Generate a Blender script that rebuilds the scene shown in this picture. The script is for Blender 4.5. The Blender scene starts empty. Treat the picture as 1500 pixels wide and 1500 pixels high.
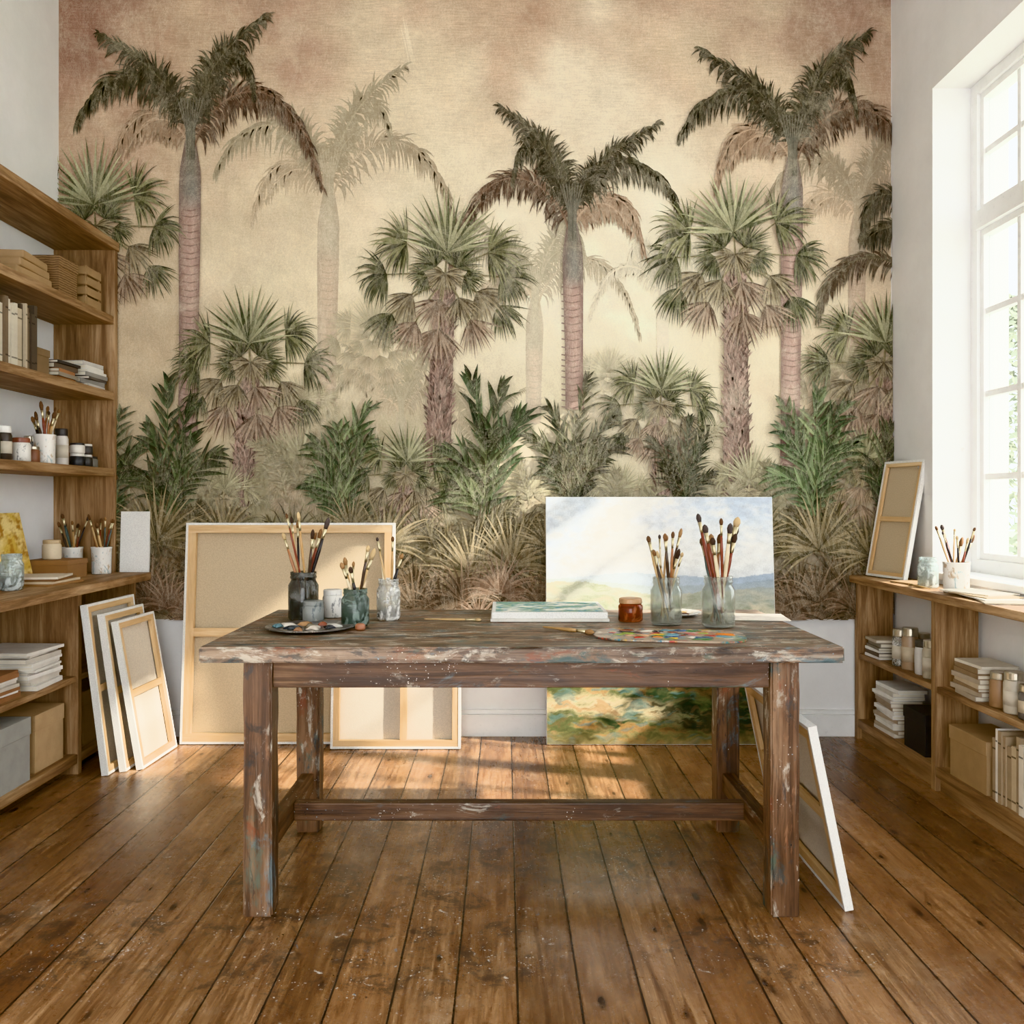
import bpy, bmesh, math, random
from mathutils import Vector, Matrix, noise as mnoise
random.seed(7)
S=bpy.context.scene
COL=S.collection
R=random.random
def U(a,b): return a+(b-a)*random.random()
def l1(c):
    c=c/255.0
    return c/12.92 if c<=0.04045 else ((c+0.055)/1.055)**2.4
def C(r,g,b): return (l1(r),l1(g),l1(b),1.0)

# ------------------------------------------------------------ materials
class NT:
    def __init__(s,name):
        s.m=bpy.data.materials.new(name); s.m.use_nodes=True
        s.t=s.m.node_tree; s.b=s.t.nodes['Principled BSDF']; s.out=s.t.nodes['Material Output']
    def n(s,ty,**kw):
        nd=s.t.nodes.new(ty)
        for k,v in kw.items(): setattr(nd,k,v)
        return nd
    def put(s,inp,v):
        if isinstance(v,bpy.types.NodeSocket): s.t.links.new(v,inp)
        else: inp.default_value=v
    def coord(s,scale=(1,1,1),kind='Object',off=None):
        tc=s.n('ShaderNodeTexCoord'); mp=s.n('ShaderNodeMapping')
        s.t.links.new(tc.outputs[kind],mp.inputs['Vector'])
        mp.inputs['Scale'].default_value=scale
        if off is not None: s.put(mp.inputs['Location'],off)
        return mp.outputs['Vector']
    def rnd(s):
        return s.n('ShaderNodeObjectInfo').outputs['Random']
    def noise(s,vec,scale=5,detail=4,rough=.55,dist=0,out='Fac'):
        nd=s.n('ShaderNodeTexNoise'); s.put(nd.inputs['Vector'],vec)
        nd.inputs['Scale'].default_value=scale; nd.inputs['Detail'].default_value=detail
        nd.inputs['Roughness'].default_value=rough; nd.inputs['Distortion'].default_value=dist
        return nd.outputs[out]
    def vor(s,vec,scale,out='Distance',rand=1):
        nd=s.n('ShaderNodeTexVoronoi'); s.put(nd.inputs['Vector'],vec); nd.inputs['Scale'].default_value=scale
        nd.inputs['Randomness'].default_value=rand
        return nd.outputs[out]
    def ramp(s,f,stops,interp='LINEAR'):
        nd=s.n('ShaderNodeValToRGB'); s.put(nd.inputs['Fac'],f); cr=nd.color_ramp; cr.interpolation=interp
        while len(cr.elements)<len(stops): cr.elements.new(.5)
        for e,(p,c) in zip(cr.elements,stops):
            e.position=p; e.color=c if len(c)==4 else (*c,1)
        return nd.outputs['Color']
    def mask(s,f,a,b):
        nd=s.n('ShaderNodeMapRange'); s.put(nd.inputs[0],f)
        nd.inputs[1].default_value=a; nd.inputs[2].default_value=b; nd.inputs[3].default_value=0; nd.inputs[4].default_value=1
        nd.interpolation_type='SMOOTHSTEP'
        return nd.outputs[0]
    def mix(s,f,a,b,bl='MIX'):
        nd=s.n('ShaderNodeMix'); nd.data_type='RGBA'; nd.blend_type=bl
        s.put(nd.inputs[0],f); s.put(nd.inputs[6],a); s.put(nd.inputs[7],b)
        return nd.outputs[2]
    def ma(s,op,a,b=0.0,c=0.0):
        nd=s.n('ShaderNodeMath',operation=op); s.put(nd.inputs[0],a); s.put(nd.inputs[1],b); s.put(nd.inputs[2],c)
        return nd.outputs[0]
    def bump(s,h,st=.2,d=.01):
        nd=s.n('ShaderNodeBump'); s.put(nd.inputs['Height'],h); nd.inputs['Strength'].default_value=st
        nd.inputs['Distance'].default_value=d
        s.t.links.new(nd.outputs[0],s.b.inputs['Normal'])
    def warp(s,vec,scale,amt):
        c=s.noise(vec,scale,3,out='Color'); nd=s.n('ShaderNodeVectorMath',operation='MULTIPLY_ADD')
        s.t.links.new(c,nd.inputs[0]); nd.inputs[1].default_value=(amt,)*3; s.t.links.new(vec,nd.inputs[2]); return nd.outputs[0]
    def col(s,v): s.put(s.b.inputs['Base Color'],v)
    def rough(s,v): s.put(s.b.inputs['Roughness'],v)

_pc={}
def plain(c,rough=.6,metal=0,var=.06):
    k=(c,rough,metal)
    if k in _pc: return _pc[k]
    n=NT('paint_%d_%d_%d'%c); cc=C(*c)
    f=n.noise(n.coord(),14,3); g=n.noise(n.coord(),60,4,.7)
    q=n.mix(n.mask(f,.3,.7),tuple(x*(1-var*2) for x in cc[:3])+(1,),cc)
    n.col(n.mix(n.ma('MULTIPLY',n.mask(g,.58,.7),.18),q,tuple(x*.5 for x in cc[:3])+(1,))); n.rough(rough); n.b.inputs['Metallic'].default_value=metal
    _pc[k]=n.m; return n.m

def wood(name,cd,cm,cl,axis='X',rough=.6,sc=1.0,kn=.1,gr=.8):
    n=NT(name)
    a={'X':(1.6,34,34),'Y':(34,1.6,34),'Z':(34,34,1.6)}[axis]
    b={'X':(.9,7,7),'Y':(7,.9,7),'Z':(7,7,.9)}[axis]
    off=n.n('ShaderNodeCombineXYZ'); r=n.rnd(); r2=n.ma('MULTIPLY',r,37.)
    for i in range(3): n.t.links.new(r2,off.inputs[i])
    v1=n.coord(tuple(x*sc for x in a),off=off.outputs[0]); v2=n.coord(tuple(x*sc for x in b),off=off.outputs[0])
    f=n.noise(v1,1.6,6,.7,.5); g=n.noise(v2,1.3,5,.65,1.6)
    c=n.ramp(g,[(.28,C(*cd)),(.48,C(*cm)),(.66,C(*cl))])
    c=n.mix(n.ma('MULTIPLY',n.mask(f,.42,.6),gr),c,n.mix(.6,c,C(*cd),'MULTIPLY'))
    k=n.vor(v2,.8); c=n.mix(n.ma('MULTIPLY',n.mask(k,kn*2.2,kn*.6),.5),c,C(*cd)); c=n.mix(n.mask(k,kn,kn*.3),c,C(cd[0]//2,cd[1]//2,cd[2]//2))
    n.col(n.mix(n.ma('MULTIPLY',r,.3),c,C(*cd))); n.rough(rough); n.bump(f,.3,.004)
    return n.m

SW=dict(cd=(112,84,59),cm=(164,132,99),cl=(197,167,131))
shelfY=wood('shelf_oak_y',axis='Y',**SW); shelfZ=wood('shelf_oak_z',axis='Z',**SW)
PW=dict(cd=(196,162,118),cm=(212,180,136),cl=(224,198,158),kn=.04,gr=.35)
pineX=wood('stretcher_pine_x',axis='X',**PW); pineZ=wood('stretcher_pine_z',axis='Z',**PW)

def tablewood(name,axis,paint=1.0,base=((70,52,38),(106,80,58),(144,114,86)),amt=.8,fs=1.0):
    n=NT(name)
    a={'X':(1.2,26,26),'Y':(26,1.2,26),'Z':(26,26,1.2)}[axis]
    v=n.coord(a); w=n.coord({'X':(.65,1.6,1.6),'Y':(1.6,.65,1.6),'Z':(1.7,1.7,.6)}[axis]); o=n.coord()
    ow=n.warp(o,9,.05)
    f=n.noise(v,1.5,6,.7,.5); g=n.noise(w,3,4,.6,.8)
    c=n.ramp(g,[(.28,C(*base[0])),(.5,C(*base[1])),(.72,C(*base[2]))])
    c=n.mix(n.ma('MULTIPLY',n.mask(f,.4,.6),.85),c,n.mix(.75,c,C(116,94,76),'MULTIPLY'))
    d=.035*paint
    spec=[(2.8,C(58,78,80)),(4.6,C(128,72,48)),(5.8,C(172,162,146)),(3.8,C(86,102,90)),(5.4,C(40,44,46)),(3.2,C(104,124,130)),(8,C(196,188,172)),(5.2,C(142,104,76)),(3.6,C(54,82,86)),(9,C(62,62,62))]
    for i,(sc,cc) in enumerate(spec):
        off=n.n('ShaderNodeMapping'); n.t.links.new(w,off.inputs[0]); off.inputs['Location'].default_value=(i*7.3,i*3.1,i*5.7)
        m=n.noise(off.outputs[0],sc*1.5*fs,9,.7,.5)
        c=n.mix(n.ma('MULTIPLY',n.mask(m,.62-d,.70-d),amt),c,cc)
    sk=n.noise(n.coord(tuple(x*1.6 for x in a)),1.1,4,.6,.3); c=n.mix(n.ma('MULTIPLY',n.mask(sk,.6,.72),.2*paint),c,C(188,176,158))
    c=n.mix(n.ma('MULTIPLY',n.mask(f,.54,.62),.5),c,C(56,42,32))
    for sc,th,cc,q0 in [(34,.12,C(212,206,196),.58),(60,.16,C(140,160,170),.58),(90,.18,C(222,216,206),.56),(45,.12,C(25,25,28),.54)]:
        dd=n.vor(ow,sc); q=n.noise(o,2.4+sc*.03,3,.7)
        c=n.mix(n.ma('MULTIPLY',n.mask(dd,th,th*.6),n.mask(q,q0,q0+.06)),c,cc)
    n.col(c); n.rough(n.ramp(g,[(.3,(.4,)*3),(.7,(.6,)*3)])); n.bump(n.ma('ADD',f,n.ma('MULTIPLY',g,.6)),.5,.004)
    return n.m
TX=tablewood('paint_spattered_wood_x','X',1.9,((98,80,66),(138,116,98),(172,152,130)),.72,1.15); TXs=tablewood('worn_wood_rail_x','X',.4,((74,52,38),(110,82,60),(142,112,84)),.65); TY=tablewood('worn_wood_rail_y','Y',.2,((78,56,40),(116,86,62),(146,114,86)),.65); TZ=tablewood('paint_spattered_wood_z','Z',1.05,((82,60,44),(120,90,66),(152,122,94)),.72)

def wallmat(name,c,amp=.04):
    n=NT(name); o=n.coord(); f=n.noise(o,2.2,6,.65); g=n.noise(o,45,3,.6)
    cc=C(*c); d=tuple(x*(1-amp*2.4) for x in cc[:3])+(1,)
    col=n.mix(n.mask(f,.3,.75),d,cc)
    cr=n.noise(n.coord((1,1,.6)),3.1,9,.8,.7); col=n.mix(n.ma('MULTIPLY',n.mask(cr,.66,.7),.3),col,C(196,186,170))
    n.col(col); n.rough(.85); n.bump(n.ma('ADD',n.ma('MULTIPLY',f,1.5),n.ma('MULTIPLY',g,.25)),.3,.006); return n.m
WALL=wallmat('white_plaster',(237,236,234)); TRIM=plain((238,238,236),.45,0,.02)

def floormat():
    n=NT('worn_pine_floorboards')
    tc=n.n('ShaderNodeTexCoord'); sp=n.n('ShaderNodeSeparateXYZ'); n.t.links.new(tc.outputs['Object'],sp.inputs[0])
    X,Y=sp.outputs[0],sp.outputs[1]
    px=n.ma('DIVIDE',n.ma('ADD',X,10.02),.150); idx=n.ma('FLOOR',px); fx=n.ma('FRACT',px)
    def wn(v):
        w=n.n('ShaderNodeTexWhiteNoise'); w.noise_dimensions='1D'; n.t.links.new(v,w.inputs['W']); return w.outputs['Value']
    r2=wn(n.ma('ADD',n.ma('MULTIPLY',idx,3.7),.5)); r3=wn(n.ma('ADD',n.ma('MULTIPLY',idx,1.9),7.5))
    def vec(sx,sy):
        cb=n.n('ShaderNodeCombineXYZ'); n.t.links.new(n.ma('MULTIPLY',X,sx),cb.inputs[0]); n.t.links.new(n.ma('MULTIPLY',Y,sy),cb.inputs[1]); n.t.links.new(n.ma('MULTIPLY',r2,53.),cb.inputs[2]); return cb.outputs[0]
    fine=n.noise(vec(100,3.2),1,6,.7,.4); med=n.noise(vec(17,1.5),1,5,.65,2.6); big=n.noise(vec(4,2.0),1,7,.7,.5)
    c=n.ramp(med,[(.25,C(108,80,58)),(.42,C(148,114,84)),(.56,C(172,138,104)),(.75,C(200,167,130))])
    c=n.mix(n.ma('MULTIPLY',n.mask(fine,.4,.62),.75),c,n.mix(.75,c,C(152,126,104),'MULTIPLY'))
    tint=n.ramp(r2,[(0,C(178,166,154)),(.5,C(226,217,207)),(1,C(255,252,248))])
    c=n.mix(1.0,c,tint,'MULTIPLY')
    c=n.mix(n.ma('MULTIPLY',n.mask(r3,.6,.95),.22),c,C(160,112,74))
    c=n.mix(n.ma('MULTIPLY',n.mask(big,.44,.68),.5),c,C(98,70,50))
    for sx,sy,sh in ((7,2.6,0),(9,3.4,9)):
        kv=n.vor(vec(sx,sy),1.0+sh*.01); kr=n.mask(kv,.24,.08); c=n.mix(n.ma('MULTIPLY',kr,.45),c,C(94,60,38)); c=n.mix(n.ma('MULTIPLY',n.mask(kv,.10,.045),.92),c,C(44,28,19))
    def disc(cx,cy,rx,ry):
        a=n.ma('POWER',n.ma('DIVIDE',n.ma('SUBTRACT',X,cx),rx),2.); b=n.ma('POWER',n.ma('DIVIDE',n.ma('SUBTRACT',Y,cy),ry),2.)
        return n.mask(n.ma('ADD',a,b),1.0,.05)
    o=tc.outputs['Object']
    st=n.noise(o,7,10,.8,.5); st2=n.noise(o,36,4,.8)
    area=n.ma('MAXIMUM',n.ma('MAXIMUM',disc(-.40,2.42,.75,.42),disc(-1.35,2.4,.6,.4)),n.ma('MAXIMUM',disc(.68,2.4,.4,.3),disc(-.2,3.0,1.3,.5)))
    sm=n.ma('MULTIPLY',n.mask(area,0,.5),n.mask(n.ma('ADD',n.ma('ADD',st,n.ma('MULTIPLY',st2,.3)),n.ma('MULTIPLY',area,.06)),.70,.80))
    c=n.mix(n.ma('MULTIPLY',sm,.72),c,C(56,46,42))
    dk=n.mask(n.noise(vec(13,8),1,8,.84,.6),.60,.67); c=n.mix(n.ma('MULTIPLY',dk,.6),c,C(58,42,32))
    wr=n.mask(n.noise(o,3.3,7,.75,.4),.52,.7); c=n.mix(n.ma('MULTIPLY',wr,.22),c,C(210,188,158))
    ow=n.warp(o,18,.04)
    a2=n.ma('ADD',n.ma('MULTIPLY',area,.9),.3)
    spl=n.noise(n.coord(off=(5,5,1)),22,9,.78,.7); c=n.mix(n.ma('MULTIPLY',n.ma('MULTIPLY',n.mask(spl,.62,.66),n.mask(area,0,.6)),.9),c,C(220,215,206))
    sp2=n.noise(n.coord(off=(8,1,2)),17,9,.78,.7); c=n.mix(n.ma('MULTIPLY',n.ma('MULTIPLY',n.mask(sp2,.63,.67),n.mask(area,0,.6)),.85),c,C(128,146,160))
    for sc,th,cc,q0 in [(24,.10,C(226,222,216),.53),(52,.16,C(30,30,34),.47),(46,.15,C(222,220,216),.5),(80,.2,C(228,226,220),.51),(33,.1,C(150,160,168),.54),(90,.2,C(40,34,32),.5)]:
        d=n.vor(ow,sc); q=n.noise(o,4+sc*.06,3)
        c=n.mix(n.ma('MULTIPLY',n.ma('MULTIPLY',n.mask(d,th,th*.5),n.mask(q,q0,q0+.06)),n.ma('MINIMUM',a2,.95)),c,cc)
    dx=n.ma('MINIMUM',fx,n.ma('SUBTRACT',1.,fx)); gap=n.mask(n.ma('ADD',dx,n.ma('MULTIPLY',n.ma('SUBTRACT',n.noise(vec(6,8),1,4),.5),.02)),.023,.011)
    edge=n.mask(dx,.10,.0); c=n.mix(n.ma('MULTIPLY',edge,.3),c,C(90,64,46))
    c=n.mix(n.ma('MULTIPLY',gap,.94),c,C(28,19,14)); n.col(c)
    n.rough(n.ma('ADD',.08,n.ma('MULTIPLY',n.ma('ADD',st,n.ma('MULTIPLY',fine,.5)),.27)))
    n.bump(n.ma('SUBTRACT',n.ma('ADD',n.ma('MULTIPLY',fine,.3),n.ma('MULTIPLY',big,.5)),n.ma('MULTIPLY',gap,2.)),.45,.004)
    return n.m
FLOOR=floormat()

def vcol(name,rough=.9,amp=.12,mural=True):
    n=NT(name); at=n.n('ShaderNodeAttribute'); at.attribute_name='Col'
    o=n.coord(); f=n.noise(o,3.2,7,.7,.4); g=n.noise(n.coord((6,6,70)),2,4,.7); h=n.noise(o,160,2,.6)
    c=at.outputs['Color']
    c=n.mix(1.,c,n.ramp(f,[(.3,(1-amp*.8,)*3),(.7,(1+amp*.6,)*3)]),'MULTIPLY')
    if mural:
        sp=n.n('ShaderNodeSeparateXYZ'); n.t.links.new(o,sp.inputs[0]); up=n.ma('ADD',n.ma('MULTIPLY',n.mask(sp.outputs[2],2.2,3.6),.85),.16)
        c=n.mix(up,c,n.mix(1.,c,n.ramp(g,[(.3,(.82,.79,.77)),(.7,(1.14,1.14,1.14))]),'MULTIPLY'))
        bl=n.noise(o,1.7,10,.86,.8); lt=n.mask(sp.outputs[2],1.2,2.0)
        c=n.mix(n.ma('MULTIPLY',n.ma('MULTIPLY',n.mask(bl,.5,.66),.26),n.ma('ADD',n.ma('MULTIPLY',lt,.85),.15)),c,C(240,228,202))
        b2=n.noise(n.coord(off=(9,3,4)),2.3,10,.88,.8); c=n.mix(n.ma('MULTIPLY',n.mask(b2,.53,.68),.16),c,C(168,137,110))
        b3=n.noise(n.coord(off=(2,8,4)),9,10,.9,.5); c=n.mix(n.ma('MULTIPLY',n.mask(b3,.56,.66),.13),c,C(124,97,76))
        for k in range(3):
            cr=n.noise(n.coord((1.2,1,.5),off=(4+k*7,2,1)),4+k*4,9,.85,1.2); c=n.mix(n.ma('MULTIPLY',n.mask(n.ma('ABSOLUTE',n.ma('SUBTRACT',cr,.5)),.009,.001),.32),c,C(246,236,214) if k<2 else C(130,100,78))
    c=n.mix(1.,c,n.ramp(h,[(.3,(.91,)*3),(.7,(1.08,)*3)]),'MULTIPLY')
    n.col(c); n.rough(rough); n.b.inputs['Specular IOR Level'].default_value=.12; return n.m
MURAL=vcol('printed_mural_paper'); PAINTV=vcol('oil_painting_surface',.6,.05,False)

def clothmat(name,c):
    n=NT(name); o=n.coord(); g=n.noise(o,220,2)
    cc=C(*c); n.col(n.mix(n.mask(g,.3,.7),tuple(x*.84 for x in cc[:3])+(1,),cc)); n.rough(.95); n.bump(g,.3,.002); return n.m
LINEN=clothmat('raw_linen',(198,180,152)); LINENL=clothmat('pale_cotton_canvas',(220,210,193)); PRIMED=clothmat('white_primed_canvas',(230,229,224))

def glassmat(name,tint,film=.12,filmc=(200,205,200),refl=.55):
    n=NT(name); t=n.t
    tr=n.n('ShaderNodeBsdfTransparent'); tr.inputs[0].default_value=C(*tint)
    gl=n.n('ShaderNodeBsdfGlossy'); gl.inputs['Roughness'].default_value=.05
    lw=n.n('ShaderNodeLayerWeight'); lw.inputs[0].default_value=.5
    fr=n.ma('ADD',n.ma('MULTIPLY',n.ma('POWER',lw.outputs['Facing'],4.),refl),.03)
    df=n.n('ShaderNodeBsdfDiffuse'); df.inputs[0].default_value=C(*filmc)
    m1=n.n('ShaderNodeMixShader'); m2=n.n('ShaderNodeMixShader')
    q=n.noise(n.coord(),22,5,.7,.6)
    t.links.new(n.ma('ADD',n.ma('MULTIPLY',n.mask(q,.48,.62),film*1.6),film*.5),m1.inputs[0])
    t.links.new(tr.outputs[0],m1.inputs[1]); t.links.new(df.outputs[0],m1.inputs[2])
    t.links.new(fr,m2.inputs[0]); t.links.new(m1.outputs[0],m2.inputs[1]); t.links.new(gl.outputs[0],m2.inputs[2])
    t.links.new(m2.outputs[0],n.out.inputs[0]); return n.m
GL=glassmat('jar_glass',(246,248,245),.16,(186,186,176),.8); GLP=glassmat('window_glass',(253,254,254),.0,refl=.2); GLD=glassmat('smoky_jar_glass',(200,200,196),.3,(110,110,106)); GLW=glassmat('milky_jar_glass',(238,239,236),.45,(222,220,214)); GLG=glassmat('grey_green_jar_glass',(196,204,198),.45,(128,142,134)); GLB=glassmat('pale_blue_jar_glass',(236,241,240),.4,(206,214,212),.8); GLA=glassmat('amber_jar_glass',(214,150,104),.3,(172,104,66),.7)
def stained(name,base,spots):
    n=NT(name); c=C(*base)
    for i,(sc,cc) in enumerate(spots):
        m=n.noise(n.coord((1,1,.5),off=(i*3,i*5,i)),sc,6,.7,.5); c=n.mix(n.mask(m,.56,.62),c,C(*cc))
    n.col(c); n.rough(.4); return n.m
POT=stained('paint_stained_ceramic',(224,220,213),[(14,(192,188,180)),(22,(160,174,174)),(34,(186,166,140))])
TINW=stained('paint_stained_tin',(216,212,204),[(12,(176,174,166)),(26,(120,120,118))])
TING=stained('grey_paint_pot',(132,134,130),[(12,(176,174,166)),(26,(80,88,90))])
TERRA=stained('amber_paint',(158,88,52),[(12,(124,66,40)),(26,(192,130,90))])
def wick():
    n=NT('woven_wicker'); w=n.n('ShaderNodeTexWave'); n.t.links.new(n.coord(),w.inputs[0]); w.inputs['Scale'].default_value=30; w.bands_direction='Z'; w.inputs['Distortion'].default_value=3
    f=n.noise(n.coord((40,40,90)),1,3); h=n.ma('ADD',n.ma('MULTIPLY',w.outputs['Fac'],.5),n.ma('MULTIPLY',f,.5)); n.col(n.ramp(h,[(.15,C(86,64,46)),(.7,C(150,122,92))])); n.rough(.75); n.bump(h,.5,.004); return n.m
WICK=wick()
KRAFT=plain((168,140,106),.8); CARD=plain((188,160,124),.85); GREYBOX=plain((166,166,160),.8); BLACKBOX=plain((48,46,46),.7)
METAL=plain((190,182,165),.3,.9); FERR=plain((206,194,160),.28,.9)
LABELS=[plain((222,212,192),.8),plain((206,196,178),.8),plain((196,180,156),.8)]

# ------------------------------------------------------------ mesh helpers
class MB:
    def __init__(s): s.v=[];s.f=[];s.m=[];s.s=[]
    def add(s,vs,fs,mi=0,sm=False):
        b=len(s.v); s.v+=[tuple(v) for v in vs]
        for f in fs: s.f.append([i+b for i in f]); s.m.append(mi); s.s.append(sm)
    def box(s,x0,x1,y0,y1,z0,z1,mi=0):
        vs=[(x,y,z) for x in (x0,x1) for y in (y0,y1) for z in (z0,z1)]
        s.add(vs,[(0,1,3,2),(4,6,7,5),(0,4,5,1),(2,3,7,6),(0,2,6,4),(1,5,7,3)],mi); return s
    def lathe(s,prof,seg=24,mi=0,cx=0,cy=0,sm=True):
        vs=[];fs=[]
        for r,z in prof:
            for k in range(seg):
                a=2*math.pi*k/seg; vs.append((cx+r*math.cos(a),cy+r*math.sin(a),z))
        for i in range(len(prof)-1):
            for k in range(seg):
                k2=(k+1)%seg; fs.append((i*seg+k,i*seg+k2,(i+1)*seg+k2,(i+1)*seg+k))
        s.add(vs,fs,mi,sm); return s
    def build(s,name,mats,bevel=0,seg=2):
        me=bpy.data.meshes.new(name); me.from_pydata(s.v,[],s.f)
        for m in mats: me.materials.append(m)
        for p,mi,sm in zip(me.polygons,s.m,s.s): p.material_index=mi; p.use_smooth=sm
        bm=bmesh.new(); bm.from_mesh(me); bmesh.ops.remove_doubles(bm,verts=bm.verts,dist=1e-6)
        if bevel: bmesh.ops.bevel(bm,geom=[e for e in bm.edges if len(e.link_faces)==2 and e.calc_face_angle(0)>.6],offset=bevel,segments=seg,profile=.6,affect='EDGES')
        bmesh.ops.recalc_face_normals(bm,faces=bm.faces)
        bm.to_mesh(me); bm.free(); me.update(); return me
def boxm(name,x0,x1,y0,y1,z0,z1,mat,bevel=.002):
    return MB().box(x0,x1,y0,y1,z0,z1).build(name,[mat],bevel)

def topobj(name,label,cat,mesh=None,loc=(0,0,0),rot=(0,0,0),group=None,M=None):
    o=bpy.data.objects.new(name,mesh); COL.objects.link(o)
    if mesh is None: o.empty_display_size=.05
    if M is not None: o.matrix_world=M
    else: o.location=loc; o.rotation_euler=rot
    o['label']=label; o['category']=cat
    if group: o['group']=group
    return o
def part(name,mesh,parent,loc=(0,0,0),rot=(0,0,0),label=None):
    o=bpy.data.objects.new(name,mesh); COL.objects.link(o); o.parent=parent; o.location=loc; o.rotation_euler=rot
    if label: o['label']=label
    return o
def struct(name,mesh,label):
    o=bpy.data.objects.new(name,mesh); COL.objects.link(o); o['kind']='structure'; o['label']=label; return o

# ------------------------------------------------------------ room
XL,XR,YB,YF,ZC=-2.27,1.965,4.514,-1.8,4.0
WT=.35
struct('floor',boxm('floor',XL-.3,XR+WT,YF,YB+.3,-.1,0,FLOOR,0),'worn honey-brown pine floorboards with paint spatters')
struct('ceiling',boxm('ceiling',XL-.3,XR+WT,YF,YB+.3,ZC,ZC+.15,WALL,0),'plain white plaster ceiling')
struct('wall_back',boxm('wall_back',XL-.3,XR+WT,YB,YB+.3,0,ZC,WALL,0),'white plaster wall behind the palm mural')
struct('wall_left',boxm('wall_left',XL-.3,XL,YF,YB,0,ZC,WALL,0),'white plaster side wall')
mb=MB(); mb.box(XL-.3,XR+WT,YF-.2,YF,2.8,ZC); mb.box(XL-.3,-1.45,YF-.2,YF,0,2.8); mb.box(1.15,XR+WT,YF-.2,YF,0,2.8)  # wall behind the camera; its opening is sized to limit front sky light
struct('wall_front',mb.build('wall_front',[WALL]),'unseen white plaster wall, opening shaped to limit front light')
WY0,WY1,WZ0,WZ1=2.72,4.08,.87,3.09
V0,V1=-.9,1.15  # extent of an unseen extra window, added to let in side light
mb=MB(); mb.box(XR,XR+WT,WY1,YB,0,ZC); mb.box(XR,XR+WT,V1,WY0,0,ZC); mb.box(XR,XR+WT,WY0,WY1,0,WZ0-.03); mb.box(XR,XR+WT,WY0,WY1,WZ1,ZC)
mb.box(XR,XR+WT,V0,V1,0,WZ0-.03); mb.box(XR,XR+WT,V0,V1,WZ1,ZC); mb.box(XR,XR+WT,YF,V0,0,ZC)
struct('wall_right',mb.build('wall_right',[WALL]),'white plaster wall with deep window openings, the near one added for light')
struct('trim_1',boxm('trim_1',XR-.012,XR+WT,WY0,WY1,WZ0-.03,WZ0,TRIM,.004),'white painted sill of the added unseen window')
struct('trim_2',boxm('trim_2',XR-.012,XR+WT,V0,V1,WZ0-.03,WZ0,TRIM,.004),'white painted sill of the added unseen window')
mb=MB(); mb.box(XL,XR,YB-.018,YB,0,.105); mb.box(XL,XR,YB-.022,YB,.105,.113); mb.box(XL,XR,YB-.013,YB,.113,.128); mb.box(XL,XR,YB-.016,YB,.128,.136)
struct('baseboard_back',mb.build('baseboard_back',[TRIM],.002),'white painted moulded baseboard')
mb=MB(); mb.box(XR-.016,XR,YF,YB-.016,0,.115); mb.box(XR-.011,XR,YF,YB-.016,.115,.132)
struct('baseboard_right',mb.build('baseboard_right',[TRIM],.003),'white painted baseboard')
mb=MB(); mb.box(XL,XL+.016,YF,YB-.016,0,.115); mb.box(XL,XL+.011,YF,YB-.016,.115,.132)
struct('baseboard_left',mb.build('baseboard_left',[TRIM],.003),'white painted baseboard')
def window(name,WY0,WY1,glass=True):
    mb=MB(); xa,xb=2.15,2.21; fw=.055
    mb.box(xa-.01,xb,WY1-fw,WY1,WZ0,WZ1); mb.box(xa-.01,xb,WY0,WY0+fw,WZ0,WZ1)
    mb.box(xa-.01,xb,WY0+fw,WY1-fw,WZ0,WZ0+.06); mb.box(xa-.01,xb,WY0+fw,WY1-fw,WZ1-.05,WZ1)
    mb.box(xa-.02,xb,WY0+fw,WY1-fw,2.42,2.50)
    ym=(WY0+WY1)/2
    mb.box(xa-.012,xb,ym-.035,ym+.035,WZ0+.06,WZ1-.05)
    for (ya,yb) in ((WY0+fw,ym-.035),(ym+.035,WY1-fw)):
        for (za,zb,nz) in ((WZ0+.06,2.42,4),(2.50,WZ1-.05,2)):
            sf=.03
            mb.box(xa+.005,xb-.01,ya,ya+sf,za,zb); mb.box(xa+.005,xb-.01,yb-sf,yb,za,zb)
            mb.box(xa+.005,xb-.01,ya+sf,yb-sf,za,za+sf); mb.box(xa+.005,xb-.01,ya+sf,yb-sf,zb-sf,zb)
            yc=(ya+yb)/2; mb.box(xa+.010,xb-.018,yc-.014,yc+.014,za+sf,zb-sf)
            for k in range(1,nz):
                z=za+(zb-za)*k/nz; mb.box(xa+.012,xb-.02,ya+sf,yb-sf,z-.014,z+.014)
            if glass: mb.box(xa+.028,xa+.032,ya+sf,yb-sf,za+sf,zb-sf,1)
    mb.box(xa-.04,xa-.01,ym-.01,ym+.01,1.55,1.67)
    struct(name,mb.build(name,[TRIM,GLP]),'tall white multi-pane casement window')
window('window_1',WY0,WY1); window('added_window_2',V0,V1)  # the second one is out of view, added for more light from the right

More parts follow.
